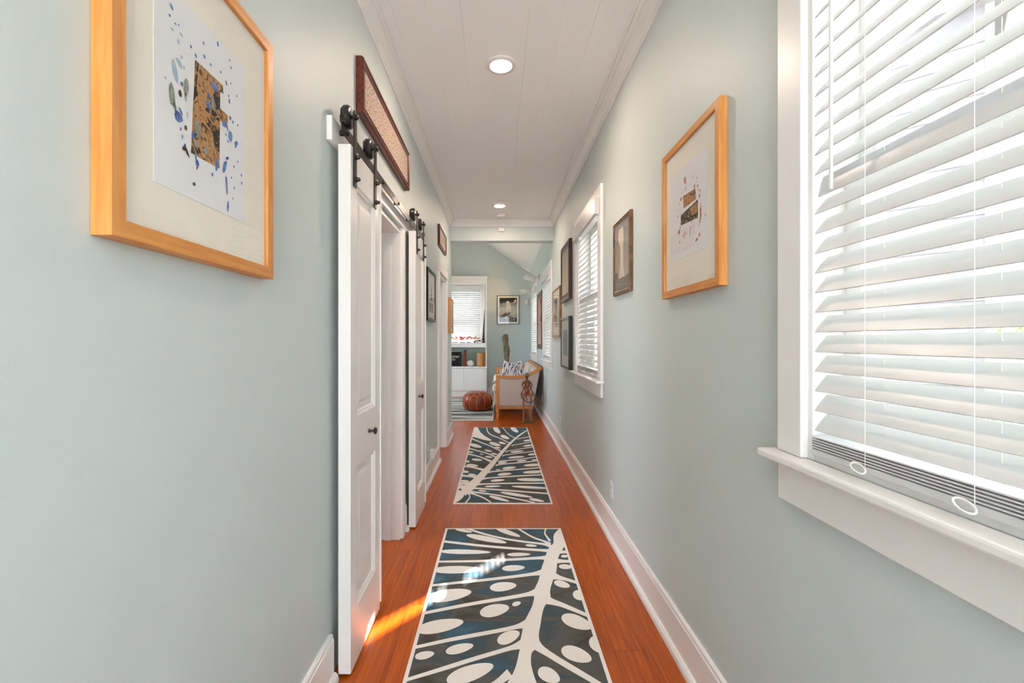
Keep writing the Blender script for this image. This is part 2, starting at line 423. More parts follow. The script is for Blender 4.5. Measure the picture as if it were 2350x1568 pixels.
# floor of planks
b = MB(); b.box(XLL-.15, XR+.16, Y0-.15, YF+.15, -.10, -.018)
floor = struct(b.build('floor', 'floor_under'), 'orange heart pine plank floor')
PW = .118
def planks(xa, xb, ya, yb, lmin, lmax):
    x = xa
    while x < xb-.01:
        x1 = min(x+PW, xb); y = ya - random.uniform(0, 1.5)
        while y < yb:
            y2 = y + random.uniform(lmin, lmax)
            a, c = max(y, ya), min(y2, yb)
            if c-a > .05:
                MB().box(x+.0004, x1-.0004, a+.0004, c-.0004, -.018, 0).build('floor_plank', 'floor_wood', floor)
            y = y2
        x = x1
planks(XL-.14, XR, Y0, YB2, 1.6, 3.2)
planks(XLL, XR, YB2, YF, 1.6, 3.0)
b = MB(); b.box(XLL, XL-.14, Y0, YB, -.018, 0); b.build('floor_slab', 'floor_wood', floor)

# ------------------------------------------------------------------ crown, baseboards, casings
def crown_prof(sx, x):   # profile in (x,z): sx = direction out of the wall
    P = [(0,-.085),(.008,-.085),(.014,-.075),(.018,-.075),(.022,-.062),(.052,-.024),(.056,-.024),(.062,-.014),(.075,-.012),(.075,0),(0,0)]
    return [(x+sx*a, CEIL-.0015+z) for a, z in P]
struct(MB().prism(crown_prof(1, XL), 'y', Y0, YB).build('trim_1', 'trim'), 'white crown moulding along the left wall')
struct(MB().prism(crown_prof(-1, XR), 'y', Y0, YB).build('trim_2', 'trim'), 'white crown moulding along the right wall')
struct(MB().prism([(p[0], p[1]) for p in crown_prof(-1, YB)], 'x', XL+.001, XR-.001).build('trim_3', 'trim'), 'white crown moulding across the beam')
def base_prof(sx, x):
    P = [(0,.182),(.011,.182),(.014,.178),(.015,.166),(.018,.162),(.018,.034),(.026,.032),(.034,.022),(.037,.010),(.037,0),(0,0)]
    return [(x+sx*a, z+.0005) for a, z in P]
struct(MB().prism(base_prof(-1, XR), 'y', Y0, YF).build('baseboard_right', 'trim'), 'white baseboard along the right wall')
bl = MB()
for a, c in ((Y0, 1.782), (3.165, 3.212), (3.655, 5.05), (5.80, YB2)): bl.prism(base_prof(1, XL), 'y', a, c)
struct(bl.build('baseboard_left', 'trim'), 'white baseboard along the left wall')
bl = MB(); bl.prism(base_prof(-1, YF), 'x', -.262, XR-.04); struct(bl.build('baseboard_far', 'trim'), 'white baseboard of the far wall')
def casing(name, ya, yb, zt, near_z0, label):
    r = D.objects.new(name, None); COL.objects.link(r); struct(r, label)
    X1 = XL+.022; w = .095
    def leg(y0, y1, z0):
        m = MB(); m.prism([(XL-.0, y0), (X1-.006, y0), (X1, y0+.012), (X1, y1-.02), (X1-.008, y1-.01), (X1-.008, y1), (XL, y1)], 'z', z0, zt+.02); return m
    leg(ya-w, ya, near_z0).build('door_casing', 'trim', r)
    leg(yb, yb+w, .0).build('door_casing', 'trim', r)
    MB().box(XL, X1+.002, ya-w-.006, yb+w+.006, zt+.0205, zt+.115).build('head_casing', 'trim', r, bevel=.003)
    # jambs and stops
    for yy, s in ((ya, 1), (yb, -1)):
        MB().box(XL-.14, XL+.004, yy, yy+s*.018, 0, zt).build('jamb', 'trim', r)
        MB().box(XL-.10, XL-.055, yy+s*.018, yy+s*.030, 0, zt-.02).build('door_stop', 'trim', r, bevel=.002)
    MB().box(XL-.14, XL+.004, ya+.018, yb-.018, zt-.018, zt).build('head_jamb', 'trim', r)
    return r
casing('door_1', DA[0], DA[1], DA[2], 0, 'white cased doorway between the two sliding barn doors')
casing('door_2', DB[0], DB[1], DB[2], .1835, 'white cased doorway near the end of the hallway')

# ------------------------------------------------------------------ windows and blinds (local: x right when facing it, -y into the room)
def window(name, loc, rotz, w, z0, z1, label, muntin=True, screened=False, apron=True, thick=.16, stool=True):
    r = D.objects.new(name, None); COL.objects.link(r); r.location = loc; r.rotation_euler = (0,0,rotz); struct(r, label)
    h = w/2; cw = .095
    for s in (-1, 1):
        MB().box(s*h, s*(h+cw), -.022, 0, z0+.0005, z1+.108).build('side_casing', 'trim', r, bevel=.003)
        MB().box(s*h, s*(h-.016), -.004, thick, z0, z1).build('jamb', 'trim', r)
    MB().box(-h, h, -.022, 0, z1, z1+.106).build('head_casing', 'trim', r, bevel=.003)
    MB().box(-h+.016, h-.016, -.004, thick, z1-.016, z1).build('head_jamb', 'trim', r)
    if stool:
        MB().box(-h-cw-.03, h+cw+.03, -.06, -.0005, z0-.022, z0).build('stool', 'trim', r, bevel=.006)
        MB().box(-h+.0165, h-.0165, -.0004, thick, z0-.0, z0+.014).build('sill', 'trim', r)
    if apron:
        MB().box(-h-cw, h+cw, -.020, 0, z0-.128, z0-.0225).build('apron', 'trim', r, bevel=.003)
    if screened:
        q = MB(); a = h-.0165
        for x0, x1, za, zb in ((-a, -a+.02, z0+.0145, z1-.0165), (a-.02, a, z0+.0145, z1-.0165), (-a+.02, a-.02, z0+.0145, z0+.034), (-a+.02, a-.02, z1-.036, z1-.0165)): q.box(x0, x1, .148, .156, za, zb)
        so = q.build('screen_frame', 'sash', r)
        MB().face([(-a+.02, .152, z0+.034), (a-.02, .152, z0+.034), (a-.02, .152, z1-.036), (-a+.02, .152, z1-.036)]).build('dimming_screen', 'dimming_screen', so)
    # two sashes at different depths
    zm = (z0+z1)/2
    def sash(ya, yb, za, zb, sw, nm):
        q = MB(); a = h-.017
        q.box(-a, -a+sw, ya, yb, za, zb); q.box(a-sw, a, ya, yb, za, zb); q.box(-a+sw, a-sw, ya, yb, za, za+.045); q.box(-a+sw, a-sw, ya, yb, zb-.04, zb)
        so = q.build(nm, 'sash', r)
        if muntin: MB().box(-.011, .011, ya+.006, yb-.006, za+.045, zb-.04).build('muntin', 'sash', so)
        MB().face([(q0, (ya+yb)/2, q1) for q0, q1 in ((-a+sw, za+.045), (a-sw, za+.045), (a-sw, zb-.04), (-a+sw, zb-.04))]).build('pane', 'pane', so)
    sash(.075, .107, z0+.0145, zm+.02, .048, 'lower_sash')
    sash(.112, .144, zm-.02, z1-.0165, .048, 'upper_sash')
    return r
slat_cache = {}
def slat_mesh(L, w=.050):
    key = round(L, 3)
    if key not in slat_cache:
        n = 6; vs = []
        for i in range(n+1):
            t = i/n-.5; vs.append((t*w, .0016*(1-(2*t)**2)))
        prof = [(a, c+.0028) for a, c in vs] + [(a, c) for a, c in vs[::-1]]
        m = MB(); m.prism(prof, 'x', -L/2, L/2)
        slat_cache[key] = m
    return slat_cache[key]
def blind(loc, rotz, w, z0, z1, label, tilt=52, pitch=.0475, stack=5, odd=None, cords=None, wand=None, group='white slatted window blinds', yc=.014, valance=True, loops=True):
    r = thing('window_blind', label, 'blind', loc, rotz, group)
    L = w-.046
    t = math.radians(tilt)
    cords = cords or [-L*.33, -.02, L*.33]
    MB().box(-L/2-.004, L/2+.004, yc-.024, yc+.03, z0, z0+.016).build('bottom_rail', 'slat', r, bevel=.003)
    first = None; sm = slat_mesh(L)
    def put(z, ang):
        nonlocal first
        if first is None:
            first = sm.build('slat', 'slat', r, smooth=True); o = first
        else: o = copy_part(first, r)
        o.location = (0, yc, z); o.rotation_euler = (ang, 0, 0)
    for i in range(stack): put(z0+.019+i*.0062, 0.0)
    zs = z0+.019+stack*.0062+.028; top = z1-.085
    n = int((top-zs)/pitch)
    for i in range(n+1):
        z = zs+i*pitch
        a = t
        if odd and abs(z-odd[0]) < pitch/2: a = math.radians(odd[1])
        put(z, a)
    MB().box(-L/2-.008, L/2+.008, yc-.03, yc+.03, z1-.052, z1-.0165).build('headrail', 'slat', r)
    if valance:
        MB().box(-w/2-.03, w/2+.03, -.050, -.030, z1-.10, z1+.022).build('valance', 'slat', r, bevel=.003)
        for s in (-1, 1): MB().box(s*(w/2+.03), s*(w/2+.012), -.030, -.0225, z1-.10, z1+.022).build('valance_return', 'slat', r)
    for c in cords:
        m = MB()
        for dy in (-.030, .030): m.tube([(c, yc+dy, z0+.016), (c, yc+dy, z1-.05)], .0007, 4)
        m.tube([(c+.012, yc, z0+.016), (c+.012, yc, z1-.05)], .0008, 4)
        m.build('ladder_cord', 'blind_cord', r)
        if loops:
            m = MB(); pts = []
            for q in range(15):
                g = 2*PI*q/14; pts.append((c-.006+.017*math.sin(g), yc-.032-.008*(1-math.cos(g)), z0+.013+.008*math.cos(g+.9)))
            m.tube(pts, .0019, 6); m.build('cord_loop', 'blind_cord', r)
    if wand:
        MB().tube([(wand[0], yc-.038, z1-.06), (wand[0], yc-.038, wand[1])], .0042, 8).build('tilt_wand', 'slat', r)
    return r
R90 = -PI/2
LAB = ['white blind filling the nearest window at the picture edge', 'white blind in the hallway window between the geyser photo and dark frames',
       'white blind in the far-room window just past the beam', 'white blind in the window nearest the far corner']
WLAB = ['white framed window nearest the viewer', 'white framed hallway window in the middle of the wall', 'white framed window just past the beam', 'white framed window nearest the far corner']
for i, (a, c) in enumerate(WIN_R):
    w = c-a; yc = (a+c)/2
    window('window_%d' % (i+1), (XR, yc, 0), R90, w, WZ0, WZ1, WLAB[i], screened=True)
    kw = {}
    if i == 0: kw = dict(odd=(1.70, 76), cords=[-.29, -.075, .18, .40], wand=(-.375, 1.67))
    if i == 1: kw = dict(wand=(-.36, 1.5), odd=(1.72, 74))
    blind((XR, yc, 0), R90, w, WZ0+.0145, WZ1, LAB[i], loops=(i < 2), **kw)
window('window_5', ((WF[0]+WF[1])/2, YF, 0), 0, WF[1]-WF[0], WF[2], WF[3], 'white framed window above the built-in cabinet', screened=True, apron=False, thick=.15, stool=False)
blind(((WF[0]+WF[1])/2, YF, 0), 0, WF[1]-WF[0], WF[2]+.05, WF[3], 'white blind above the built-in shelf in the far room', tilt=62, loops=False, stack=3, yc=.012, valance=True)
window('window_6', (XLL, 2.4, 0), PI/2, 1.6, .9, 2.4, 'added window bringing daylight into the room behind the sliding doors', thick=.15)  # added out of view so daylight spills through the sliding-door opening
window('window_7', (XLL, 8.6, 0), PI/2, 2.0, .8, 2.5, 'added unseen window lighting the far room from the left', thick=.15)  # put in out of view as a daylight source for the far room
window('window_8', (.05, Y0, 0), PI, 1.22, .06, 2.72, 'unseen glazed opening added behind the viewpoint for fill daylight', thick=.15, apron=False, stool=False)  # invented rear glazing that fills the hall with daylight

# ------------------------------------------------------------------ ceiling fixtures
def can_light(y, label, xc=.018):
    r = thing('recessed_ceiling_light', label, 'ceiling light', (xc, y, CEIL-.0015), 0, 'recessed lights along the hallway ceiling')
    MB().lathe([(.063,-.004),(.066,-.009),(.090,-.007),(.095,-.001),(.095,.0),(.063,.0),(.063,-.004)], (0,0,0), 40, cap=False).build('trim_ring', 'plastic_white', r, smooth=True)
    MB().lathe([(.0001,-.0030),(.0628,-.0030),(.0628,-.0012),(.0001,-.0012)], (0,0,0), 40).build('lens', 'lamp_glow', r)
    return r
can_light(2.75, 'glowing recessed ceiling light nearest the viewer')
can_light(5.60, 'small glowing recessed ceiling light before the smoke detector')
can_light(-1.4, 'unseen recessed ceiling light added at the back of the hallway')  # out-of-view lamp added as extra fill
r = thing('smoke_detector', 'round white smoke detector on ceiling beside the far light', 'smoke detector', (.04, 5.98, CEIL-.0015))
MB().lathe([(.070,0),(.070,-.010),(.066,-.014)], (0,0,0), 32).build('base', 'plastic_white', r, smooth=True)
MB().lathe([(.056,-.0142),(.060,-.030),(.052,-.040),(.020,-.044),(.0001,-.044)], (0,0,0), 32).build('cover', 'plastic_white', r, smooth=True)
MB().lathe([(.007,-.0442),(.007,-.047),(.0001,-.047)], (-.012,0,0), 12).build('test_button', 'outlet_dark', r)
r = thing('motion_sensor', 'small white sensor box on the beam above the opening', 'sensor', (.045, YB-.0005, 2.872))
MB().box(-.040, .040, -.022, 0, -.028, .028).build('housing', 'plastic_white', r, bevel=.004)
MB().box(-.006, .006, -.0245, -.0222, -.006, .012).build('lens', 'mat_white', r)

# ------------------------------------------------------------------ sliding barn doors
def barn_door(y0, y1, label, knob_y):
    w = y1-y0; xb, xf = -.632, -.583; zt = 2.110; zb = .012
    r = thing('barn_door', label, 'door', (xf, (y0+y1)/2, zb), PI/2, 'white sliding barn doors')
    H = zt-zb; t = xf-xb; h = w/2; st = .085
    P1 = (1.02-zb, 1.975-zb); P2 = (.235-zb, .815-zb)
    m = MB(); m.box(-h, -h+st, 0, t, 0, H); m.box(h-st, h, 0, t, 0, H)
    m.box(-h+st, h-st, 0, t, 0, P2[0]); m.box(-h+st, h-st, 0, t, P2[1], P1[0]); m.box(-h+st, h-st, 0, t, P1[1], H)
    m.build('stile_and_rails', 'door_paint', r)
    for (a, c) in (P1, P2):
        x0, x1 = -h+st, h-st
        q = MB()
        def fr(i, d): return [(x0+i, d, a+i), (x1-i, d, a+i), (x1-i, d, c-i), (x0+i, d, c-i)]
        L = [fr(0, .0), fr(.010, .007), fr(.016, .007), fr(.020, .014), fr(.045, .014), fr(.062, .008)]
        for A, B in zip(L, L[1:]):
            for k in range(4): q.face([A[k], A[(k+1) % 4], B[(k+1) % 4], B[k]])
        q.face(L[-1]); q.box(x0, x1, t-.012, t-.008, a, c)
        q.build('panel', 'door_paint', r)
    # astragal strip on the far edge
    MB().box(h+.0005, h+.012, -.006, t-.01, .03, H-.004).build('edge_strip', 'door_paint', r, bevel=.002)
    kx = knob_y-(y0+y1)/2; kz = .925-zb
    k = MB(); k.lathe([(.009,0),(.009,-.004),(.0055,-.008),(.0055,-.020),(.015,-.026),(.016,-.032),(.010,-.036),(.0001,-.036)], (kx, 0, kz), 16, 'y')
    k.build('knob', 'iron', r, smooth=True)
    # hangers
    for hy in (y0+.045, y1-.095):
        hx = hy-(y0+y1)/2
        hang = MB(); f0 = -.0062
        pts = [(hx-.016, 1.955-zb), (hx+.016, 1.955-zb), (hx+.016, 2.248-zb)]
        for q in range(1, 8):
            g = PI*q/8; pts.append((hx+.016*math.cos(g), 2.248-zb+.016*math.sin(g)))
        pts.append((hx-.016, 2.248-zb))
        hang.prism(pts, 'y', f0, -.0003)
        hg = hang.build('hanger_strap', 'steel_bar', r)
        wz = 2.2365-zb; wy = (xf-(-.610))     # wheel centre line above the rail
        wm = MB(); wm.lathe([(.0001,-.017),(.032,-.017),(.041,-.015),(.0455,-.009),(.047,-.005),(.044,0),(.047,.005),(.0455,.009),(.041,.014),(.032,.016),(.0001,.016)], (hx, wy, wz), 28, 'y')
        wm.build('wheel', 'iron', r, smooth=True)
        bp = [(hx-.020, 2.212-zb), (hx-.010, 2.202-zb), (hx+.010, 2.202-zb), (hx+.020, 2.212-zb)] + [(hx+.020*math.cos(PI*q/8), 2.256-zb+.020*math.sin(PI*q/8)) for q in range(9)]
        MB().prism(bp, 'y', wy+.0190, wy+.0225).build('back_plate', 'iron', r)
        MB().lathe([(.007,-.0105),(.007,wy-.0155)], (hx, 0, wz), 10, 'y').build('axle', 'iron', r)
        MB().lathe([(.011,-.0064),(.011,-.014),(.006,-.018),(.0001,-.018)], (hx, 0, wz), 12, 'y').build('axle_nut', 'iron', r, smooth=True)
        for bz in (2.075, 1.985):
            MB().lathe([(.011,-.0064),(.011,-.012),(.0085,-.013),(.0085,-.019),(.005,-.025),(.0001,-.026)], (hx, 0, bz-zb), 12, 'y').build('dome_nut', 'iron', r, smooth=True)
    return r
barn_door(1.800, 2.245, 'white panelled barn door standing nearest the viewer', 2.055)
barn_door(3.220, 3.640, 'white panelled barn door standing past the doorway', 3.335)
r = thing('barn_door_rail', 'black steel sliding rail on a white board above the doorway', 'door rail', (XL, 1.748, 2.105), PI/2)
MB().box(0, 2.02, -.022, -.0004, 0, .095).build('header_board', 'trim', r, bevel=.002)
MB().box(.03, 2.00, -.0530, -.0470, .042, .0835).build('rail_bar', 'steel_bar', r)
for yy in (.09, .66, 1.03, 1.40, 1.93):
    MB().lathe([(.010,-.0468),(.010,-.0222)], (yy, 0, .063), 12, 'y').build('standoff', 'iron', r)
    MB().lathe([(.009,-.0532),(.009,-.060),(.0001,-.060)], (yy, 0, .063), 6, 'y').build('bolt_head', 'iron', r)
for yy in (.042, 1.985): MB().box(yy-.012, yy+.012, -.060, -.040, .0838, .112).build('end_stop', 'iron', r, bevel=.003)

# ------------------------------------------------------------------ pictures
LEFT, RIGHT, FAR = PI/2, -PI/2, 0
def picture(side, a0, a1, z0, z1, depth, fw, fmat, label, name='framed_picture', mat_m='mat_white', mat_w=.05, print_m=None, bevel_in=.0, glassy=True, group=None, recess=.010, lip=None, face=XR):
    w, h = a1-a0, z1-z0; c = (a0+a1)/2; zc = (z0+z1)/2
    loc = {LEFT: (XL+.0006, c, zc), RIGHT: (XR-.0006, c, zc), FAR: (c, YF-.0006, zc)}[side]
    r = thing(name, label, 'picture', loc, side, group)
    x, z = w/2, h/2; d = -depth
    m = MB()
    def ring(i, y): return [(-x+i, y, -z+i), (x-i, y, -z+i), (x-i, y, z-i), (-x+i, y, z-i)]
    if lip: L = [ring(0, 0), ring(0, d*.75), ring(.006, d), ring(fw*.35, d), ring(fw*.42, d*.86), ring(fw*.70, d*.80), ring(fw*.78, d*.92), ring(fw, d*.78), ring(fw, d+recess)]
    else: L = [ring(0, 0), ring(0, d+.0015), ring(.0015, d), ring(fw-.0015, d), ring(fw, d+.0015), ring(fw, d+recess)]
    for k in range(4):
        q = MB()
        for A, B in zip(L, L[1:]): q.face([A[k], A[(k+1) % 4], B[(k+1) % 4], B[k]])
        q.build('frame_rail', (fmat+'_u' if fmat+'_u' in MATS and k in (0, 2) else fmat), r)
    y = d+recess
    MB().box(-x+fw*.5, x-fw*.5, y, -.0005, -z+fw*.5, z-fw*.5).build('mount_board', mat_m, r)
    if print_m:
        i = fw+mat_w
        iz = i if not isinstance(mat_w, tuple) else 0
        MB().box(-x+i, x-i, y-.0012, y-.0002, -z+i, z-i).build('print', print_m, r)
    if glassy:
        MB().face([(-x+fw, y-.005, -z+fw), (x-fw, y-.005, -z+fw), (x-fw, y-.005, z-fw), (-x+fw, y-.005, z-fw)]).build('glazing', 'picture_glass', r)
    r['y'] = y
    return r
def blob(m, cx, cz, a, c, ang, y, n=9, jag=.18):
    pts = []; ca, sa = math.cos(ang), math.sin(ang)
    for k in range(n):
        g = 2*PI*k/n; s = 1+random.uniform(-jag, jag)
        p, q = a*s*math.cos(g), c*s*math.sin(g)
        pts.append((cx+p*ca-q*sa, y, cz+p*sa+q*ca))
    m.face(pts)
# large splatter picture on the left wall
A = picture(LEFT, .736, 1.268, 1.502, 2.150, .034, .031, 'oak', 'large blond wood frame with blue ink splatters around brown collage', mat_m='mat_cream')
ya = A['y']; ac, zc = 1.002, 1.826
def lp(px, py, X=-.634):
    y, z = on_side(px, py, X); return y-ac, z-zc
MB().box(.838-ac, 1.140-ac, ya-.0012, ya-.0002, 1.625-zc, 2.015-zc).build('paper', 'paper', A)
def poly(parent, pts, y, name, mm, conv):
    MB().face([(conv(*p)[0], y, conv(*p)[1]) for p in pts]).build(name, mm, parent)
c6 = lambda p: (360+p[0]/3.1375, p[1]/3.1375)
poly(A, [c6(p) for p in ((275,430),(475,615),(478,680),(455,660),(455,780),(512,835),(512,888),(455,870),(450,1215),(245,1100))], ya-.0016, 'collage', 'collage', lp)
poly(A, [c6(p) for p in ((415,655),(455,690),(450,880),(345,790),(385,740))], ya-.0019, 'collage_patch', 'collage_dark', lp)
poly(A, [c6(p) for p in ((350,880),(450,920),(448,1100),(415,1060),(400,960))], ya-.0019, 'collage_patch', 'collage_dark', lp)
poly(A, [c6(p) for p in ((275,430),(300,460),(285,620),(300,720),(262,760))], ya-.0019, 'collage_patch', 'collage_dark', lp)
def splat(parent, name, mm, lst, y, conv, tr):
    m = MB()
    for (px, py, a, c, ang) in lst:
        q = conv(*tr((px, py))); blob(m, q[0], q[1], a, c, ang, y)
    m.build(name, mm, parent)
bl = [(105,50,.006,.003,-.8),(90,110,.003,.002,0),(130,172,.003,.002,0),(155,180,.002,.002,0),(335,310,.003,.003,0),(437,318,.003,.006,.3),(243,335,.003,.003,0),(278,400,.004,.004,0),(340,408,.004,.004,0),(385,465,.003,.003,0),(458,520,.003,.003,0),(498,598,.003,.006,.4),(178,605,.004,.004,0),(415,622,.012,.009,0),(365,755,.007,.010,0),(372,690,.004,.006,0),(155,840,.011,.011,.5),(135,800,.003,.009,.3),(170,800,.009,.003,-.8),(480,895,.008,.006,0),(500,905,.013,.003,-.9),(528,985,.008,.012,0),(570,1030,.008,.005,.6),(565,1050,.004,.006,0),(515,690,.003,.003,0),(520,730,.003,.006,0),(530,600,.002,.003,0),(527,850,.004,.005,0),(545,880,.003,.004,0),(487,1200,.006,.016,-.3),(505,1140,.007,.004,.6),(500,1330,.004,.022,.1),(510,1490,.004,.014,-.1),(430,1190,.005,.016,-.2),(290,1180,.005,.008,.2),(278,1130,.003,.010,.2),(610,1320,.003,.004,0),(606,1262,.003,.003,0),(553,1200,.003,.003,0),(535,1280,.002,.003,0),(555,1355,.002,.004,0),(200,1050,.003,.005,0),(260,980,.005,.008,0),(275,1040,.004,.006,0),(398,1258,.003,.004,0),(170,930,.002,.004,0),(180,985,.002,.004,0),(545,1430,.002,.003,0),(580,1165,.002,.003,0),(495,970,.002,.003,0),(510,1020,.003,.003,0)]
splat(A, 'ink_splatter', 'ink_blue', bl, ya-.0022, lp, c6)
splat(A, 'ink_wash', 'ink_pale', [(130,500,.007,.022,.2),(160,455,.012,.006,-.6),(178,412,.003,.004,0),(110,210,.005,.003,0),(175,250,.005,.003,0),(155,300,.004,.006,0),(196,490,.003,.004,0),(220,830,.003,.007,0),(60,560,.003,.003,0)], ya-.0015, lp, c6)
splat(A, 'ink_shadow', 'ink_grey', [(105,680,.009,.022,.1),(207,625,.007,.020,0),(205,700,.003,.010,0),(290,930,.010,.018,.3),(405,750,.008,.014,.3),(350,1085,.007,.009,0),(280,1040,.006,.006,0),(125,765,.004,.008,.4)], ya-.0024, lp, c6)
splat(A, 'ink_speck', 'ink_brown', [(165,672,.005,.007,0),(205,920,.004,.005,0),(193,1070,.006,.004,.6),(213,1090,.003,.012,.6),(265,1325,.004,.004,0),(285,1212,.002,.003,0),(520,435,.002,.003,0),(530,488,.002,.003,0),(572,692,.002,.003,0),(578,902,.002,.003,0),(345,1005,.005,.003,-.6),(290,1095,.006,.004,0),(300,1080,.004,.006,.4)], ya-.0026, lp, c6)
# splatter picture on the right wall
B = picture(RIGHT, 1.524, 2.056, 1.518, 2.152, .030, .030, 'oak', 'blond wood frame with red ink dots around dark collage strips', mat_m='mat_cream')
yb_ = B['y']; bc, zb_ = 1.79, 1.835
def rp(px, py, X=.744):
    y, z = on_side(px, py, X); return -(y-bc), z-zb_
c5 = lambda p: (1490+p[0]/3.138, 200+p[1]/3.138)
P0 = [rp(*c5(p)) for p in ((152,640),(400,432),(415,1165),(165,1255))]
MB().box(-.180, .165, yb_-.0012, yb_-.0002, 1.668-zb_, 2.030-zb_).build('paper', 'paper', B)
poly(B, [c5(p) for p in ((235,788),(325,728),(328,808),(240,875))], yb_-.0016, 'collage', 'collage', rp)
poly(B, [c5(p) for p in ((220,925),(342,808),(343,940),(220,998))], yb_-.0016, 'collage', 'collage_dark', rp)
poly(B, [c5(p) for p in ((285,880),(335,830),(340,900),(300,925))], yb_-.0019, 'collage_patch', 'collage', rp)
rd = [(250,668,.010,.012,0),(256,690,.003,.006,0),(305,645,.003,.005,0),(335,653,.004,.004,0),(257,730,.004,.007,0),(318,715,.006,.008,0),(342,710,.004,.006,0),(352,742,.003,.004,0),(363,745,.004,.004,0),(355,782,.006,.008,0),(222,806,.010,.008,0),(212,840,.003,.006,0),(230,765,.003,.003,0),(215,892,.003,.005,0),(221,915,.003,.004,0),(200,932,.004,.005,0),(361,885,.005,.016,0),(363,930,.005,.012,0),(358,960,.003,.010,0),(397,920,.003,.006,0),(385,862,.002,.003,0),(362,845,.003,.005,0),(208,1045,.009,.008,0),(250,1060,.003,.016,0),(238,1072,.003,.006,0),(263,1053,.003,.004,0),(287,1050,.003,.014,-.2),(290,1015,.003,.006,0),(335,1098,.012,.005,.3),(355,1062,.007,.008,0),(320,995,.002,.003,0),(347,995,.002,.003,0),(312,1045,.002,.004,0),(213,1118,.004,.006,0),(298,965,.003,.010,0),(217,1010,.003,.006,0),(330,1050,.002,.003,0),(180,755,.002,.003,0),(197,775,.002,.003,0)]
splat(B, 'ink_splatter', 'ink_red', rd, yb_-.0021, rp, c5)
# others
picture(LEFT, 2.11, 3.22, 2.392, 2.655, .036, .042, 'red_wood', 'long dark red frame of faded handwriting above the barn door rail', mat_m='mat_cream', mat_w=.004, print_m='script_print', lip=True)
picture(LEFT, 4.98, 5.62, 2.385, 2.615, .024, .030, 'red_wood', 'small dark red framed landscape print high beside the beam', mat_w=.002, print_m='tan_print', lip=True)
p = picture(LEFT, 4.08, 4.60, 1.515, 2.000, .032, .030, 'black_frame', 'black framed pale print of a slender tower above the outlet', mat_m='mat_white', mat_w=.03, print_m='mat_cream')
m = MB(); m.face([(-.03, p['y']-.0016, -.04), (.03, p['y']-.0016, -.04), (.016, p['y']-.0016, .06), (.0, p['y']-.0016, .13), (-.016, p['y']-.0016, .06)]); m.build('tower_drawing', 'print_dark', p)
MB().box(-.14, .14, p['y']-.0018, p['y']-.0014, -.16, -.07).build('crowd_drawing', 'grey_print', p)
picture(LEFT, 3.74, 4.01, 1.50, 1.87, .020, .016, 'black_frame', 'thin dark frame mostly hidden just past the far barn door', mat_w=.03, print_m='grey_print')
picture(LEFT, 5.97, 6.39, 1.435, 1.900, .034, .022, 'oak', 'small blond wood frame at the left end of the hallway', mat_m='mat_white', mat_w=.06, print_m='blue_print')
p = picture(RIGHT, 2.595, 2.965, 1.618, 2.083, .022, .022, 'gilt_wood', 'narrow gilt framed sepia photograph of an erupting geyser', mat_w=.0, print_m='sepia_sky', lip=True)
y = p['y']-.0018
m = MB(); m.face([(q[0], y, q[1]) for q in ((-.055,-.13),(-.030,-.02),(-.035,.06),(-.075,.10),(-.080,.150),(-.050,.178),(-.020,.170),(.0,.185),(.035,.160),(.040,.10),(.030,.04),(.035,-.06),(.060,-.13))]); m.build('geyser_plume', 'plume', p)
m = MB(); m.face([(q[0], y-.0003, q[1]) for q in ((-.163,-.21),(.163,-.21),(.163,-.125),(.08,-.135),(.0,-.13),(-.07,-.135),(-.10,-.095),(-.135,-.085),(-.163,-.10))]); m.build('rock_shore', 'sepia_rock', p)
picture(RIGHT, 4.715, 5.33, 1.772, 2.400, .036, .072, 'dark_wood', 'dark wood framed tan print above the black framed one', mat_w=.002, print_m='map_print', lip=True)
picture(RIGHT, 4.705, 5.31, 1.030, 1.592, .040, .026, 'black_frame', 'black framed print in wide white mount, low beside the window', mat_m='mat_white', mat_w=.115, print_m='blue_print')
picture(RIGHT, 5.49, 6.19, 1.372, 2.005, .030, .034, 'gold_wood', 'thin gold framed print beside the opening to the far room', mat_m='mat_cream', mat_w=.10, print_m='arch_print', lip=True)
picture(RIGHT, 7.76, 8.66, 1.190, 2.200, .030, .085, 'brown_flat', 'tall brown framed pink print between the far-room windows', mat_m='mat_white', mat_w=.002, print_m='pink_print')
# moon picture on the far wall (generic)
x0, x1 = (1141-CX)/F*YF, (1191.5-CX)/F*YF; z0 = CAM_H+(CY-744.5)/F*YF; z1 = CAM_H+(CY-678.5)/F*YF
p = picture(FAR, x0, x1, z0, z1, .024, .014, 'black_frame', 'black framed picture of grey moonscape under black sky', mat_m='mat_cream', mat_w=.043, print_m='moon_ground')
w, h = x1-x0, z1-z0; y = p['y']-.0016
ix, iz = w/2-.057, h/2-.057
def mp(u, v): return (-ix+u*2*ix, -iz+v*2*iz)
MB().face([(mp(*q)[0], y, mp(*q)[1]) for q in ((0,.77),(1,.83),(1,1),(0,1))]).build('black_sky', 'print_black', p)
MB().face([(mp(*q)[0], y-.0003, mp(*q)[1]) for q in ((.42,.42),(.64,.42),(.66,.62),(.58,.74),(.55,.86),(.40,.86),(.38,.74),(.36,.60))]).build('pale_figure', 'print_pale', p)
m = MB()
for q in (((0,.12),(.18,.17),(.42,.38),(.34,.38),(.0,.20)), ((.1,.12),(.3,.2),(.64,.38),(.58,.40),(.2,.24)), ((.30,.19),(.6,.20),(1,.16),(1,.13),(.6,.17)), ((.90,.0),(1,0),(1,.16),(.90,.16)), ((0,.06),(.12,.0),(.05,0)), ((.66,.30),(.78,.26),(.76,.285)), ((.5,.12),(.7,.06),(.6,.12))):
    m.face([(mp(*s)[0], y-.0005, mp(*s)[1]) for s in q])
m.build('dark_shadows', 'print_black', p)

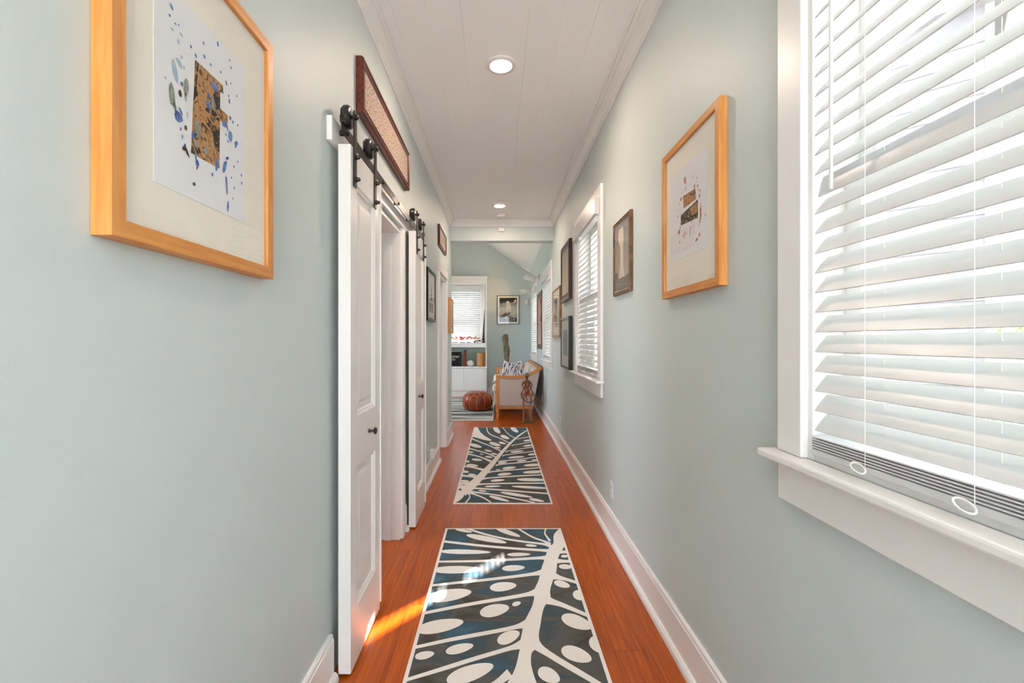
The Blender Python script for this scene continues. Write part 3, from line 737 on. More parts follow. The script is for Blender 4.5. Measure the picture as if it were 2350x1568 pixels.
# ------------------------------------------------------------------ outlets, switches
def outlet(side, c, z, label, gang=None):
    loc = (XL+.0006, c, z) if side == LEFT else (XR-.0006, c, z)
    r = thing('wall_outlet', label, 'outlet', loc, side, 'white wall outlets')
    MB().box(-.036, .036, -.006, 0, -.058, .058).build('cover_plate', 'plastic_white', r, bevel=.002)
    for s in (-1, 1):
        f = MB().box(-.017, .017, -.0085, -.0062, s*.021-.014, s*.021+.014).build('receptacle', 'plastic_white', r, bevel=.003)
        q = MB(); q.box(-.008, -.005, -.0092, -.0086, s*.021-.004, s*.021+.006); q.box(.005, .008, -.0092, -.0086, s*.021-.004, s*.021+.006); q.build('slot', 'outlet_dark', f)
    return r
outlet(RIGHT, 3.07, .325, 'white wall outlet low under the geyser photograph')
outlet(RIGHT, 5.62, .335, 'white wall outlet low under the gold framed print')
outlet(RIGHT, 7.90, .335, 'white wall outlet behind the settee')
outlet(LEFT, 4.31, .285, 'white wall outlet holding the plug-in beside the far barn door')
r = thing('plug_in_night_light', 'white plug-in box on the low left wall outlet', 'night light', (XL+.012, 4.31, .262), LEFT)
MB().box(-.034, .034, -.050, 0, -.045, .045).build('housing', 'plastic_white', r, bevel=.010, seg=3)
MB().lathe([(.018,-.0505),(.016,-.058),(.0001,-.060)], (0,0,.012), 16, 'y').build('lens', 'mat_white', r, smooth=True)
r = thing('light_switch', 'white light switch plate under the small blond frame', 'light switch', (XL+.0006, 6.19, 1.14), LEFT)
MB().box(-.036, .036, -.006, 0, -.058, .058).build('cover_plate', 'plastic_white', r, bevel=.002)
MB().box(-.006, .006, -.016, -.0062, -.004, .012).build('toggle', 'plastic_white', r, bevel=.002)

# ------------------------------------------------------------------ leaf runners
RX0, RX1 = -.366, .446; RW = RX1-RX0; RL = 3.27
RY0, RY1 = 3.705, 3.705+RL
def g2(cx, cy): return on_floor(1000+cx/7.127, 960+cy/7.127)
def rugmesh():
    T = .007
    ctr = ((RX0+RX1)/2, (RY0+RY1)/2)
    def loc(p):
        x = min(max(p[0], RX0+.001), RX1-.001)-ctr[0]; y = min(max(p[1], RY0+.001), RY1-.001)-ctr[1]
        return x, y
    m = MB(); m.mi(0); m.box(-RW/2, RW/2, -RL/2, RL/2, 0, T)
    m.mi(1); e = .016
    m.face([(-RW/2+e, -RL/2+e, T+.0004), (RW/2-e, -RL/2+e, T+.0004), (RW/2-e, RL/2-e, T+.0004), (-RW/2+e, RL/2-e, T+.0004)])
    m.mi(0); lev = [T+.0008]
    def P(cx, cy): q = loc(g2(cx, max(cy, 150))); return (q[0], q[1], lev[0])
    def spline(pts, n=6):
        out = []
        for i in range(len(pts)-1):
            p0 = pts[max(i-1, 0)]; p1 = pts[i]; p2 = pts[i+1]; p3 = pts[min(i+2, len(pts)-1)]
            for k in range(n):
                t = k/n
                out.append(tuple(.5*(2*b_+(c_-a_)*t+(2*a_-5*b_+4*c_-d_)*t*t+(3*b_-a_-3*c_+d_)*t**3) for a_, b_, c_, d_ in zip(p0, p1, p2, p3)))
        out.append(pts[-1]); return out
    def stroke(pts):
        pts = spline(pts); L = []; R = []
        for i, (x, y, w) in enumerate(pts):
            a = pts[max(i-1, 0)]; c = pts[min(i+1, len(pts)-1)]
            dx, dy = c[0]-a[0], c[1]-a[1]; l = math.hypot(dx, dy) or 1
            nx, ny = -dy/l*w/2, dx/l*w/2
            L.append(P(x+nx, y+ny)); R.append(P(x-nx, y-ny))
        for i in range(len(L)-1): m.face([L[i], L[i+1], R[i+1], R[i]])
        lev[0] += .00001
    def ell(cx, cy, a, c, ang):
        g = math.radians(ang); pts = []
        for k in range(22):
            t = 2*PI*k/22; ra = a*(1 if math.cos(t) > 0 else 1.0); p = ra*math.cos(t); q = c*math.sin(t)*(1-.18*math.cos(t))
            pts.append(P(cx+p*math.cos(g)-q*math.sin(g), cy+p*math.sin(g)+q*math.cos(g)))
        m.face(pts); lev[0] += .00001
    def pol(pts): m.face([P(*p) for p in pts]); lev[0] += .00001
    # midrib
    stroke([(440,1215,165),(520,1165,150),(620,1085,128),(720,985,112),(830,865,96),(920,765,80),(1000,668,64),(1090,560,50),(1200,440,40),(1300,345,28),(1400,268,22),(1530,185,14)])
    pol([(340,1195),(480,1200),(478,1240),(458,1290),(430,1330),(380,1368),(310,1405),(270,1425),(285,1330)])
    # veins towards the right edge
    for v in ([(1330,352,10),(1450,328,10),(1570,310,10)], [(1240,462,16),(1290,447,11),(1420,425,11),(1600,392,11)], [(1140,565,20),(1200,545,12),(1400,512,12),(1640,474,12)],
              [(1090,630,20),(1150,612,13),(1400,580,13),(1660,545,13)], [(1020,722,22),(1090,710,15),(1350,688,15),(1680,640,14)], [(980,788,24),(1060,770,16),(1350,742,16),(1710,708,15)],
              [(860,902,28),(960,884,19),(1300,856,18),(1750,818,18)], [(770,1008,30),(880,992,21),(1250,965,20),(1790,936,20)], [(670,1100,34),(800,1092,23),(1200,1080,22),(1820,1078,22)],
              [(590,1160,34),(760,1168,24),(1200,1200,24),(1860,1252,24)], [(520,1215,40),(700,1235,26),(1000,1275,24),(1400,1352,22),(1620,1400,22)], [(530,1232,34),(660,1270,24),(800,1330,22),(910,1402,20)],
              [(470,1225,26),(535,1255,20),(558,1300,18),(530,1350,20),(480,1408,20)]):
        stroke(v)
    # veins towards the left edge
    for v in ([(1310,340,12),(1225,298,11),(1150,230,11),(1085,150,10)], [(1225,428,14),(1060,345,13),(900,278,14),(845,220,15),(835,150,14)], [(1085,560,22),(900,470,17),(720,400,18),(570,335,20)],
              [(1000,655,26),(850,592,19),(700,548,19),(540,505,20)], [(930,730,40),(760,660,22),(640,622,22),(520,598,22)], [(810,868,44),(650,828,26),(470,798,26)],
              [(720,985,60),(580,968,34),(430,952,34)], [(600,1085,60),(500,1082,36),(390,1082,36)], [(510,1140,60),(440,1150,34),(360,1152,40)]):
        stroke(v)
    for h in ((1512,374,78,15,-8),(1520,458,90,15,-8),(1330,558,108,16,-6),(1600,602,92,16,-5),(1318,650,135,17,-5),(1410,710,85,13,-6),(1622,695,55,10,-4),(1092,740,76,18,-8),(1620,778,180,22,-3),(1200,828,112,22,-6),(1020,856,36,8,-8),
              (1625,893,200,24,-3),(1125,930,116,23,-5),(1590,1022,262,26,1),(1012,1033,116,20,-4),(1570,1148,330,20,3),(932,1130,130,16,-2),(765,1205,68,13,4),(1322,1270,268,24,9),(1040,1335,172,24,15),(1650,1358,125,22,10),
              (1000,205,74,36,42),(1288,198,75,32,34),(1130,320,76,26,20),(970,437,96,26,15),(1090,418,62,17,12),(1015,493,50,13,10),(655,462,100,28,14),(860,545,62,15,10),(960,597,54,14,10),(750,603,32,8,5),(575,568,42,14,5),
              (870,648,62,15,8),(675,693,86,19,5),(510,720,46,18,5),(600,787,97,24,5),(480,890,64,22,5),(595,942,66,20,5),(475,1045,74,18,2),(420,1118,44,14,2)):
        ell(*h)
    pol([(635,150),(690,150),(705,195),(735,245),(800,300),(870,340),(918,372),(890,384),(790,368),(690,338),(590,312),(600,230)])
    return m
rm = rugmesh()
R2 = rm.build('leaf_runner_rug', ['rug_cream', 'rug_dark'], None, loc=((RX0+RX1)/2, (RY0+RY1)/2, .0006))
tag(R2, 'cream and dark teal leaf runner rug lying farther down the hallway', 'rug', 'leaf pattern runner rugs')
def near_rug():
    T = .007; yf = 3.215; ctr = (.036, yf-RL/2); x0, x1 = -.370, .442
    m = MB(); m.mi(0); m.box(x0-ctr[0], x1-ctr[0], -RL/2, RL/2, 0, T); e = .016
    m.mi(1); m.face([(x0-ctr[0]+e, -RL/2+e, T+.0004), (x1-ctr[0]-e, -RL/2+e, T+.0004), (x1-ctr[0]-e, RL/2-e, T+.0004), (x0-ctr[0]+e, RL/2-e, T+.0004)])
    m.mi(0); lev = [T+.0008]
    def P(cx_, cy_):
        x, y = on_floor(900+cx_/3.917, 1180+cy_/3.917)
        return (min(max(x, x0+.001), x1-.001)-ctr[0], min(max(y, yf-RL+.001), yf-.001)-ctr[1], lev[0])
    def spl(pts, n=6):
        out = []
        for i in range(len(pts)-1):
            p0 = pts[max(i-1, 0)]; p1 = pts[i]; p2 = pts[i+1]; p3 = pts[min(i+2, len(pts)-1)]
            for k in range(n):
                t = k/n
                out.append(tuple(.5*(2*b_+(c_-a_)*t+(2*a_-5*b_+4*c_-d_)*t*t+(3*b_-a_-3*c_+d_)*t**3) for a_, b_, c_, d_ in zip(p0, p1, p2, p3)))
        return out+[pts[-1]]
    def stroke(pts):
        pts = spl(pts); L = []; R = []
        for i, (x, y, w) in enumerate(pts):
            a_ = pts[max(i-1, 0)]; c_ = pts[min(i+1, len(pts)-1)]; dx, dy = c_[0]-a_[0], c_[1]-a_[1]; l = math.hypot(dx, dy) or 1
            L.append(P(x-dy/l*w/2, y+dx/l*w/2)); R.append(P(x+dy/l*w/2, y-dx/l*w/2))
        for i in range(len(L)-1): m.face([L[i], L[i+1], R[i+1], R[i]])
        lev[0] += .00001
    def ell(cx_, cy_, a_, c_, ang):
        g = math.radians(ang); pts = []
        for k in range(26):
            t = 2*PI*k/26; p = a_*math.cos(t); q = c_*math.sin(t)*(1-.14*math.cos(t)); pts.append(P(cx_+p*math.cos(g)-q*math.sin(g), cy_+p*math.sin(g)+q*math.cos(g)))
        m.face(pts); lev[0] += .00001
    rows = spl([(150,1492,1540),(200,1452,1545),(270,1450,1565),(310,1414,1545),(360,1388,1512),(430,1366,1486),(500,1342,1480),(560,1328,1468),(620,1312,1442),(700,1276,1420),(770,1276,1420),(850,1255,1368),(930,1215,1346),(1000,1184,1335),(1100,1164,1318),(1180,1146,1326),(1225,1148,1300),(1265,1140,1256),(1350,1122,1248),(1430,1096,1262),(1510,1052,1288),(1640,980,1330),(1900,900,1380)], 4)
    for (y_, l_, r_), (y2, l2, r2) in zip(rows, rows[1:]): m.face([P(l_, y_), P(r_, y_), P(r2, y2), P(l2, y2)])
    lev[0] += .00001
    # flares where the veins leave the rib, then the veins
    for v in ([(1420,285,34),(1370,258,18),(1270,222,15),(1180,172,14),(1118,132,12)], [(1425,300,36),(1360,282,20),(1200,262,17),(1000,232,17),(820,188,17),(645,132,16)], [(1420,345,40),(1350,338,24),(1100,322,21),(800,296,21),(460,257,20)],
              [(1390,405,44),(1310,408,26),(1100,420,23),(800,435,21),(410,441,18)], [(1360,535,60),(1270,552,32),(1100,575,26),(800,610,24),(560,634,22),(345,657,20)], [(1310,715,80),(1220,736,38),(1050,767,32),(800,808,31),(560,852,29),(290,906,26)],
              [(1220,1003,90),(1130,1027,44),(1000,1057,36),(760,1102,36),(500,1152,33),(200,1218,28)], [(1170,1190,90),(1080,1218,46),(950,1257,38),(700,1332,39),(450,1412,38),(130,1510,30)], [(1420,255,22),(1390,215,15),(1372,180,13),(1385,130,13)],
              [(1480,350,50),(1530,353,30),(1600,352,22)], [(1470,435,50),(1530,437,30),(1640,440,26)], [(1440,565,76),(1500,585,40),(1580,606,28),(1690,640,24)], [(1370,780,90),(1440,805,56),(1520,830,42),(1620,870,36),(1790,942,30)],
              [(1270,1170,110),(1330,1225,72),(1420,1285,56),(1560,1372,54),(1800,1515,50),(2000,1640,46)], [(1060,1450,90),(900,1560,50),(600,1680,44),(100,1830,40)]):
        stroke(v)
    for h in ((642,160,78,13,11),(1042,176,116,20,19),(848,235,184,24,11),(1250,295,52,11,4),(655,352,232,21,1),(1137,376,106,16,-1),(585,514,225,34,-1),(1090,499,102,27,-3),(998,667,120,41,-6),(510,745,205,54,-9),(920,882,134,55,-12),(1118,822,40,20,-16),
              (430,1024,215,58,-11),(1046,1125,108,54,-24),(606,1228,128,42,-14),(292,1288,88,35,-12),(700,1452,222,72,-19),(1552,392,34,13,0),(1560,487,62,22,3),(1527,645,74,30,16),(1690,748,68,44,20),(1660,988,146,60,20),(1657,1282,144,66,20),(1850,1195,92,62,45),(1410,1470,108,64,28),(1100,1700,120,80,-20),(500,1780,200,90,-20),(1700,1700,150,90,25)):
        ell(*h)
    return m
R1 = near_rug().build('leaf_runner_rug', ['rug_cream', 'rug_dark'], None, loc=(.036, 3.215-RL/2, .0006))
tag(R1, 'cream and dark teal leaf runner rug nearest the viewer', 'rug', 'leaf pattern runner rugs')
m = MB(); m.mi(0).box(-2.3, -.085, 7.60, 10.62, .0006, .0096); m.mi(1).box(-2.28, -.10, 7.625, 10.60, .0097, .0102)
tag(m.build('area_rug', ['rug_cream', 'rug_stripe']), 'grey and white streaked area rug under the leather pouf', 'rug')

# ------------------------------------------------------------------ settee
def poly_bar(path, w, axis_pts, y0, y1, m):
    """bar of width w laid inside a 2-D path in x,z, extruded from y0 to y1"""
    n = len(path); inn = []
    for i in range(n):
        a = Vector(path[max(i-1, 0)]); c = Vector(path[min(i+1, n-1)]); d = (c-a).normalized(); nrm = Vector((d.y, -d.x)); inn.append(Vector(path[i])+nrm*w)
    for i in range(n-1):
        m.prism([path[i], path[i+1], tuple(inn[i+1]), tuple(inn[i])], 'y', y0, y1)
S = thing('settee', 'oak framed settee in grey linen with dark nailheads by the right wall', 'settee', (0,0,0))
SY0, SY1 = 7.72, 10.20
top = [(-.035,.748),(.10,.742),(.22,.737),(.33,.739),(.42,.752),(.51,.778),(.60,.820),(.69,.868),(.722,.892)]
back_bot = (.585, .175)
for (ya, yb2, nm) in ((SY0, SY0+.075, 'near'), (SY1-.075, SY1, 'far')):
    m = MB()
    m.prism([(-.035,.175),(.012,.175),(.012,.6985),(-.035,.7005)], 'y', ya, yb2)
    poly_bar(top, .047, None, ya, yb2, m)
    m.prism([(.0125,.175),(.585,.175),(.594,.222),(.0125,.222)], 'y', ya, yb2)
    m.build('arm_frame', 'oak', S)
    m = MB(); pan = [(.010,.220),(.594,.220),(.715,.848)]+[(x-.003, z-.040) for x, z in top[::-1][1:-1]]+[(.010,.700)]
    m.prism(pan, 'y', ya+.006, yb2-.006); m.build('arm_upholstery', 'linen', S)
m = MB()    # nailheads around the near arm panel and the inner far arm
def nails(path, y, step=.0265):
    acc = 0; pts = [Vector(p) for p in path]
    for a, c in zip(pts, pts[1:]):
        L = (c-a).length; t = acc
        while t < L:
            q = a+(c-a)*(t/L); m.ball((q.x, y, q.y), .0062, 6, 4); t += step
        acc = t-L
nails([(.020,.690),(.020,.232),(.590,.232)], SY0+.004); nails([(x, z-.055) for x, z in top[1:]], SY0+.004)
nails([(.020,.690),(.020,.45)], SY1-.077); nails([(x, z-.055) for x, z in top[1:]], SY1-.077)
for k in range(70): m.ball((.655, SY0+.14+k*(SY1-SY0-.28)/69, .845), .006, 6, 4)
nh = m.build('nailheads', 'nail', S); nh['kind'] = 'stuff'
m = MB(); m.prism([(.690,.848),(.640,.890),(.690,.905),(.735,.893)], 'y', SY0+.0755, SY1-.0755); m.build('back_rail', 'oak', S, bevel=.006)
m = MB(); m.prism([(.595,.225),(.475,.24),(.600,.84),(.655,.880),(.712,.855)], 'y', SY0+.0755, SY1-.0755); m.build('backrest', 'linen', S, bevel=.01)
m = MB(); m.box(-.075, .50, SY0+.0755, SY1-.0755, .24, .44); m.build('seat_base', 'linen', S, bevel=.015)
m = MB(); m.box(-.095, .47, SY0+.080, SY1-.080, .4405, .590); m.build('seat_cushion', 'cushion_white', S, bevel=.045, seg=4)
for (x, s) in ((-.012, -1), (.545, 1)):
    for yy in (SY0+.037, SY1-.037):
        m = MB(); secs = []
        for i in range(7):
            t = i/6; z = .175*(1-t)+.0006; off = (.030*t*t if s > 0 else -.004+.008*math.sin(t*3)); hw = .026*(1-.42*t)
            secs.append((x+off, z, hw))
        for (a, z1_, h1), (c, z2_, h2) in zip(secs, secs[1:]):
            m.add([(a-h1, yy-h1, z1_), (a+h1, yy-h1, z1_), (a+h1, yy+h1, z1_), (a-h1, yy+h1, z1_), (c-h2, yy-h2, z2_), (c+h2, yy-h2, z2_), (c+h2, yy+h2, z2_), (c-h2, yy+h2, z2_)],
                  [(0,1,5,4),(1,2,6,5),(2,3,7,6),(3,0,4,7),(4,5,6,7),(0,3,2,1)])
        m.build('leg', 'oak', S)
def cushion(loc, rot, w, h, t, label):
    m = MB(); n = 14; vs = []; fs = []
    for side in (1, -1):
        for i in range(n+1):
            for j in range(n+1):
                u, v = i/n*2-1, j/n*2-1
                pin = 1-.10*(1-u*u)*(v*v)-.0; pin2 = 1-.10*(1-v*v)*(u*u)
                th = t/2*max((1-u**4)*(1-v**4), 0)**.55
                vs.append((u*w/2*pin2, side*th, (v*h/2)*pin))
    N1 = (n+1)**2
    for s in range(2):
        for i in range(n):
            for j in range(n):
                a = s*N1+i*(n+1)+j; f = (a, a+n+1, a+n+2, a+1); fs.append(f if s else f[::-1])
    m.add(vs, fs); o = m.build('throw_cushion', 'tie_dye', None, smooth=True)
    o.location = loc; o.rotation_euler = rot; tag(o, label, 'cushion', 'blue and white tie-dye cushions')
cushion((.215, 8.40, .785), (-.12, .30, .20), .31, .31, .12, 'blue and white tie-dye cushion on the settee, nearer the pouf')
cushion((.345, 8.66, .785), (-.12, -.22, -.55), .30, .31, .12, 'blue and white tie-dye cushion on the settee, nearer the wall')
m = MB(); m.box(-.112, -.0975, 7.95, 8.35, .30, .5955); m.box(-.112, .12, 7.95, 8.35, .5960, .604)
tag(m.build('throw_blanket', 'throw_grey', None, bevel=.004), 'taupe folded throw hanging over the settee front edge', 'blanket')

# ------------------------------------------------------------------ pouf
PO = thing('leather_pouf', 'round tan leather pouf with pale stitching on the area rug', 'pouf', (-.395, 8.76, .0104))
NG = 12; prof = [(.0,.0),(.20,.0),(.255,.03),(.286,.10),(.292,.17),(.280,.235),(.245,.295),(.19,.333),(.12,.348),(.05,.352),(.0,.352)]
m = MB(); vs = []; fs = []; n = NG*6
for (rr, zz) in prof:
    for k in range(n):
        g = 2*PI*k/n; bul = 1-.022*(abs(math.cos(NG*g/2))**6)*(1 if .01 < zz < .30 else .3)
        vs.append((rr*bul*math.cos(g), rr*bul*math.sin(g), zz))
for i in range(len(prof)-1):
    for k in range(n): fs.append((i*n+k, i*n+(k+1) % n, (i+1)*n+(k+1) % n, (i+1)*n+k))
m.add(vs, fs); m.build('body', 'leather', PO, smooth=True)
def pr(z, lst=prof):
    for (r1, z1_), (r2, z2_) in zip(lst, lst[1:]):
        if z1_ <= z <= z2_ and z2_ > z1_: return r1+(r2-r1)*(z-z1_)/(z2_-z1_)
    return .2
m = MB()
for k in range(NG):
    g = 2*PI*k/NG
    m.tube([((pr(z)*.984+.002)*math.cos(g), (pr(z)*.984+.002)*math.sin(g), z) for z in (.012,.04,.08,.12,.17,.22,.262)], .0036, 6)
    # zig-zag star around the top
    for s in (-1, 1):
        g2_ = g+s*PI/NG; z2 = .305
        m.tube([((pr(.262)+.001)*math.cos(g), (pr(.262)+.001)*math.sin(g), .264), ((pr(.285)+.003)*math.cos((g+g2_)/2), (pr(.285)+.003)*math.sin((g+g2_)/2), .287), ((pr(z2)+.001)*math.cos(g2_), (pr(z2)+.001)*math.sin(g2_), z2+.002)], .0032, 6)
    g2_ = g+PI/NG
    m.tube([((pr(z)+.001)*math.cos(g2_), (pr(z)+.001)*math.sin(g2_), z+.002) for z in (.305,.325,.340,.348)], .0028, 6)
m.build('stitching', 'stitch', PO)

# ------------------------------------------------------------------ carved figure on a narrow stand
T = thing('figure_stand', 'narrow reddish wooden stand before the settee holding a carved figure', 'stand', (.478, 7.43, .0006))
MB().box(-.098, .098, -.07, .07, 0, .022).build('base', 'stand_base', T, bevel=.004)
for x in (-.062, .062): MB().box(x-.013, x+.013, -.013, .013, .0222, .440).build('post', 'stand_wood', T, bevel=.003)
MB().box(-.094, .094, -.08, .08, .4402, .468).build('top_board', 'stand_wood', T, bevel=.006)
G = thing('carved_figure', 'carved wooden seated figure with grey-blue cap on the narrow stand', 'figurine', (.470, 7.43, .4692))
m = MB(); m.rings([(-.005,0,0,.045,.04),(-.005,0,.03,.05,.045),(.0,0,.06,.030,.03),(.005,0,.10,.034,.03),(.005,0,.15,.045,.034),(.0,0,.19,.052,.034),(0,0,.215,.040,.028),(0,0,.235,.018,.018),(0,0,.25,.018,.018)], 14); m.build('body', 'carving', G, smooth=True)
m = MB(); m.ball((-.004,-.004,.285), (.032,.036,.042)); m.ball((-.012,-.040,.280), (.007,.010,.010), 6, 5); m.build('head', 'carving', G, smooth=True)
m = MB(); m.rings([(0,.004,.298,.040,.042),(0,.006,.318,.038,.040),(0,.008,.338,.022,.024),(0,.008,.346,.006,.006)], 14); m.box(-.075,-.030,-.02,.02,.300,.306); m.build('cap', 'carving_blue', G, smooth=True)
m = MB(); m.tube([(-.050,0,.200),(-.078,-.012,.150),(-.055,-.035,.100),(-.030,-.05,.07)], [.015,.014,.012,.010], 8); m.ball((-.028,-.052,.066), .012, 8, 6); m.build('arm', 'carving', G, smooth=True)
m = MB(); m.tube([(.050,0,.200),(.080,-.008,.150),(.070,-.035,.100),(.040,-.05,.07)], [.015,.014,.012,.010], 8); m.ball((.038,-.052,.066), .012, 8, 6); m.build('arm', 'carving', G, smooth=True)
for s in (-1, 1):
    m = MB(); m.tube([(s*.022,-.01,.035),(s*.028,-.055,.040),(s*.028,-.068,.016)], [.018,.016,.012], 8); m.ball((s*.028,-.075,.009), (.012,.018,.008), 8, 6); m.build('leg', 'carving', G, smooth=True)
m = MB()
def chain(pts, r=.0095):
    P = [Vector(p) for p in pts]
    for a, c in zip(P, P[1:]):
        n = max(1, int((c-a).length/(r*1.7)))
        for k in range(n): m.ball(tuple(a+(c-a)*k/n), r, 6, 4)
chain([(.435,7.36,.60),(.440,7.375,.66),(.470,7.385,.695),(.505,7.375,.665),(.515,7.36,.60),(.545,7.345,.53),(.585,7.34,.46),(.590,7.335,.40),(.565,7.335,.355),(.520,7.335,.335),(.470,7.335,.345),(.420,7.335,.38),(.376,7.335,.43),(.378,7.335,.49),(.41,7.345,.54),(.435,7.36,.60)])
chain([(.455,7.335,.49),(.452,7.335,.42),(.475,7.335,.36)])
o = tag(m.build('bead_necklace', 'bead', None, smooth=True), 'long dark bead necklace looped over the carved figure', 'necklace')

# ------------------------------------------------------------------ torso sculpture
Tz = thing('torso_sculpture', 'weathered grey-brown standing torso sculpture behind the settee', 'sculpture', (0, 10.62, .0006))
yy = 0
def tx(c): return (1000+c/3.136-CX)/F*10.62
def tz(c): return CAM_H+(CY-(500+c/3.136))/F*10.62
secs = [(1120,500,521),(1075,499,523),(1040,497,525),(1000,492,530),(960,488,533),(930,487,530),(905,484,523),(885,477,523),(868,473,523),(852,478,521),(843,487,519),(838,494,513)]
m = MB(); m.rings([((tx(a)+tx(c))/2, yy, tz(h), (tx(c)-tx(a))/2, (tx(c)-tx(a))/2*.8) for h, a, c in secs], 18)
m.build('torso', 'bronze_wood', Tz, smooth=True)
zb0 = tz(1120); xc = (tx(500)+tx(521))/2
m = MB(); m.rings([(xc,0,.40,.05,.05),(xc,0,zb0+.001,.032,.03)], 18); m.build('leg', 'bronze_wood', Tz, smooth=True)
MB().box(xc-.13, xc+.13, -.13, .13, 0, .3995).build('plinth', 'dark_wood', Tz, bevel=.004)

# ------------------------------------------------------------------ built-in cabinet with shelf
CF = 10.85
def cx(px, y=CF): return (px-CX)/F*y
def cz(py, y=CF): return CAM_H+(CY-py)/F*y
xr = cx(1117); xl = -1.92
K = thing('built_in_cabinet', 'white built-in cabinet with open shelf under the far window', 'cabinet', ((xl+xr)/2, YF, 0))
ox = (xl+xr)/2; D0 = CF-YF
def kb(name, x0, x1, y0, y1, z0, z1, mm='trim', bev=.003, par=K): return MB().box(x0-ox, x1-ox, y0-YF, y1-YF, z0, z1).build(name, mm, par, bevel=bev)
ztop = cz(636)
kb('side_panel', xr-.028, xr, CF, YF-.0005, .0006, ztop); kb('side_panel', xl, xl+.05, CF, YF-.0005, .0006, ztop)
kb('head_board', xl+.0505, xr-.0285, CF, YF-.0005, cz(650.5), ztop)
kb('fascia', xl-.02, xr+.012, CF-.014, CF-.0005, ztop-.05, ztop+.02)
zs1, zs0 = cz(787.5), cz(797.5)
kb('sill_shelf', xl+.0505, xr-.0285, CF-.02, YF-.0005, zs0+.0, zs1)
zc1 = cz(841.5)
kb('countertop', xl-.01, xr+.012, CF-.03, YF-.0005, zc1-.04, zc1)
kb('back_panel', xl+.0505, xr-.0285, YF-.02, YF-.001, zc1+.0005, zs0-.0005, 'niche_blue', 0)
kb('carcass', xl+.0505, xr-.0285, CF+.02, YF-.03, .10, zc1-.0405, 'trim', 0)
kb('plinth', xl+.0505, xr-.0285, CF+.004, YF-.03, .0006, .0995, 'trim', 0)
seam = cx(1064.6); dz0, dz1 = cz(897), zc1-.047
def cab_door(x0, x1, knob):
    d = MB(); a, c = x0-ox+.002, x1-ox-.002; y = CF-YF
    d.box(a, a+.055, y-.004, y+.0195, dz0, dz1); d.box(c-.055, c, y-.004, y+.0195, dz0, dz1); d.box(a+.055, c-.055, y-.004, y+.0195, dz0, dz0+.055); d.box(a+.055, c-.055, y-.004, y+.0195, dz1-.055, dz1)
    d.box(a+.055, c-.055, y+.006, y+.018, dz0+.055, dz1-.055)
    o = d.build('cabinet_door', 'trim', K)
    MB().lathe([(.005,-.0042),(.005,-.014),(.012,-.020),(.0001,-.024)], (knob-ox, y, dz1-.11), 12, 'y').build('knob', 'plastic_white', o, smooth=True)
cab_door(seam, xr-.030, seam+.03); cab_door(2*seam-(xr-.030), seam, seam-.03)
m = MB(); yc_ = YF-.004; m.tube([(cx(x_, YF), yc_, cz(y_, YF)) for x_, y_ in ((1119.5,868),(1121.5,874),(1122,882),(1120.5,888),(1119.5,893))], .004, 6)
tag(m.build('power_cord', 'plastic_white', None, smooth=True), 'thin white cord running down the far wall beside the cabinet', 'cord')
# things on the shelf in front of the blind
def sprig(px, label, mm, kind):
    yb3 = 10.90; x = cx(px, yb3); r = thing('coral_sprig', label, 'ornament', (x, yb3, zs1+.0006), 0, 'pink ornaments on the window shelf')
    m = MB()
    for k in range(9):
        g = 2*PI*k/9; m.ball((.055*math.cos(g)*random.uniform(.4,1.3), .022*math.sin(g), .012), (.022,.014,.012), 8, 5)
    if kind:
        for k in range(8): m.ball((random.uniform(-.05,.09), random.uniform(-.02,.02), .03+random.uniform(0,.03)), (.03,.016,.014), 8, 5)
    m.build('driftwood_base', 'driftwood', r, smooth=True)
    MB().tube([(0,0,.014),(-.004,0,.06),(0,0,.10)], .0035, 6).build('stem', mm, r)
    m = MB()
    for k in range(16):
        g = random.uniform(0, 2*PI); rr = random.uniform(.02,.085)
        m.ball((rr*math.cos(g), .02*math.sin(g*2), .115+rr*.45*math.sin(g)), (.022,.012,.016), 7, 5)
    m.build('bloom', mm, r, smooth=True)
sprig(1043.5, 'peach ornament at the left end of the window shelf', 'peach', 0)
sprig(1060.5, 'pink ornament on dark base, second along the window shelf', 'pink_deep', 0)
sprig(1075, 'pink ornament on dark base, third along the window shelf', 'pink', 0)
sprig(1093.5, 'peach ornament on a wide brown driftwood base', 'peach', 1)
yb3 = 10.93; r = thing('tapered_horn', 'tall dark tapered horn leaning at the right of the window shelf', 'horn', (cx(1109.3, yb3), yb3, zs1+.0006))
m = MB(); m.tube([(0,0,.10),(.006,0,.30),(.018,.01,.55),(.026,.02,.80)], [.030,.022,.013,.004], 10); m.build('shaft', 'horn', r, smooth=True)
m = MB(); m.ball((-.004,0,.082), (.042,.03,.028)); m.ball((.004,0,.030), (.036,.03,.030)); m.build('foot', 'black_frame', r, smooth=True)
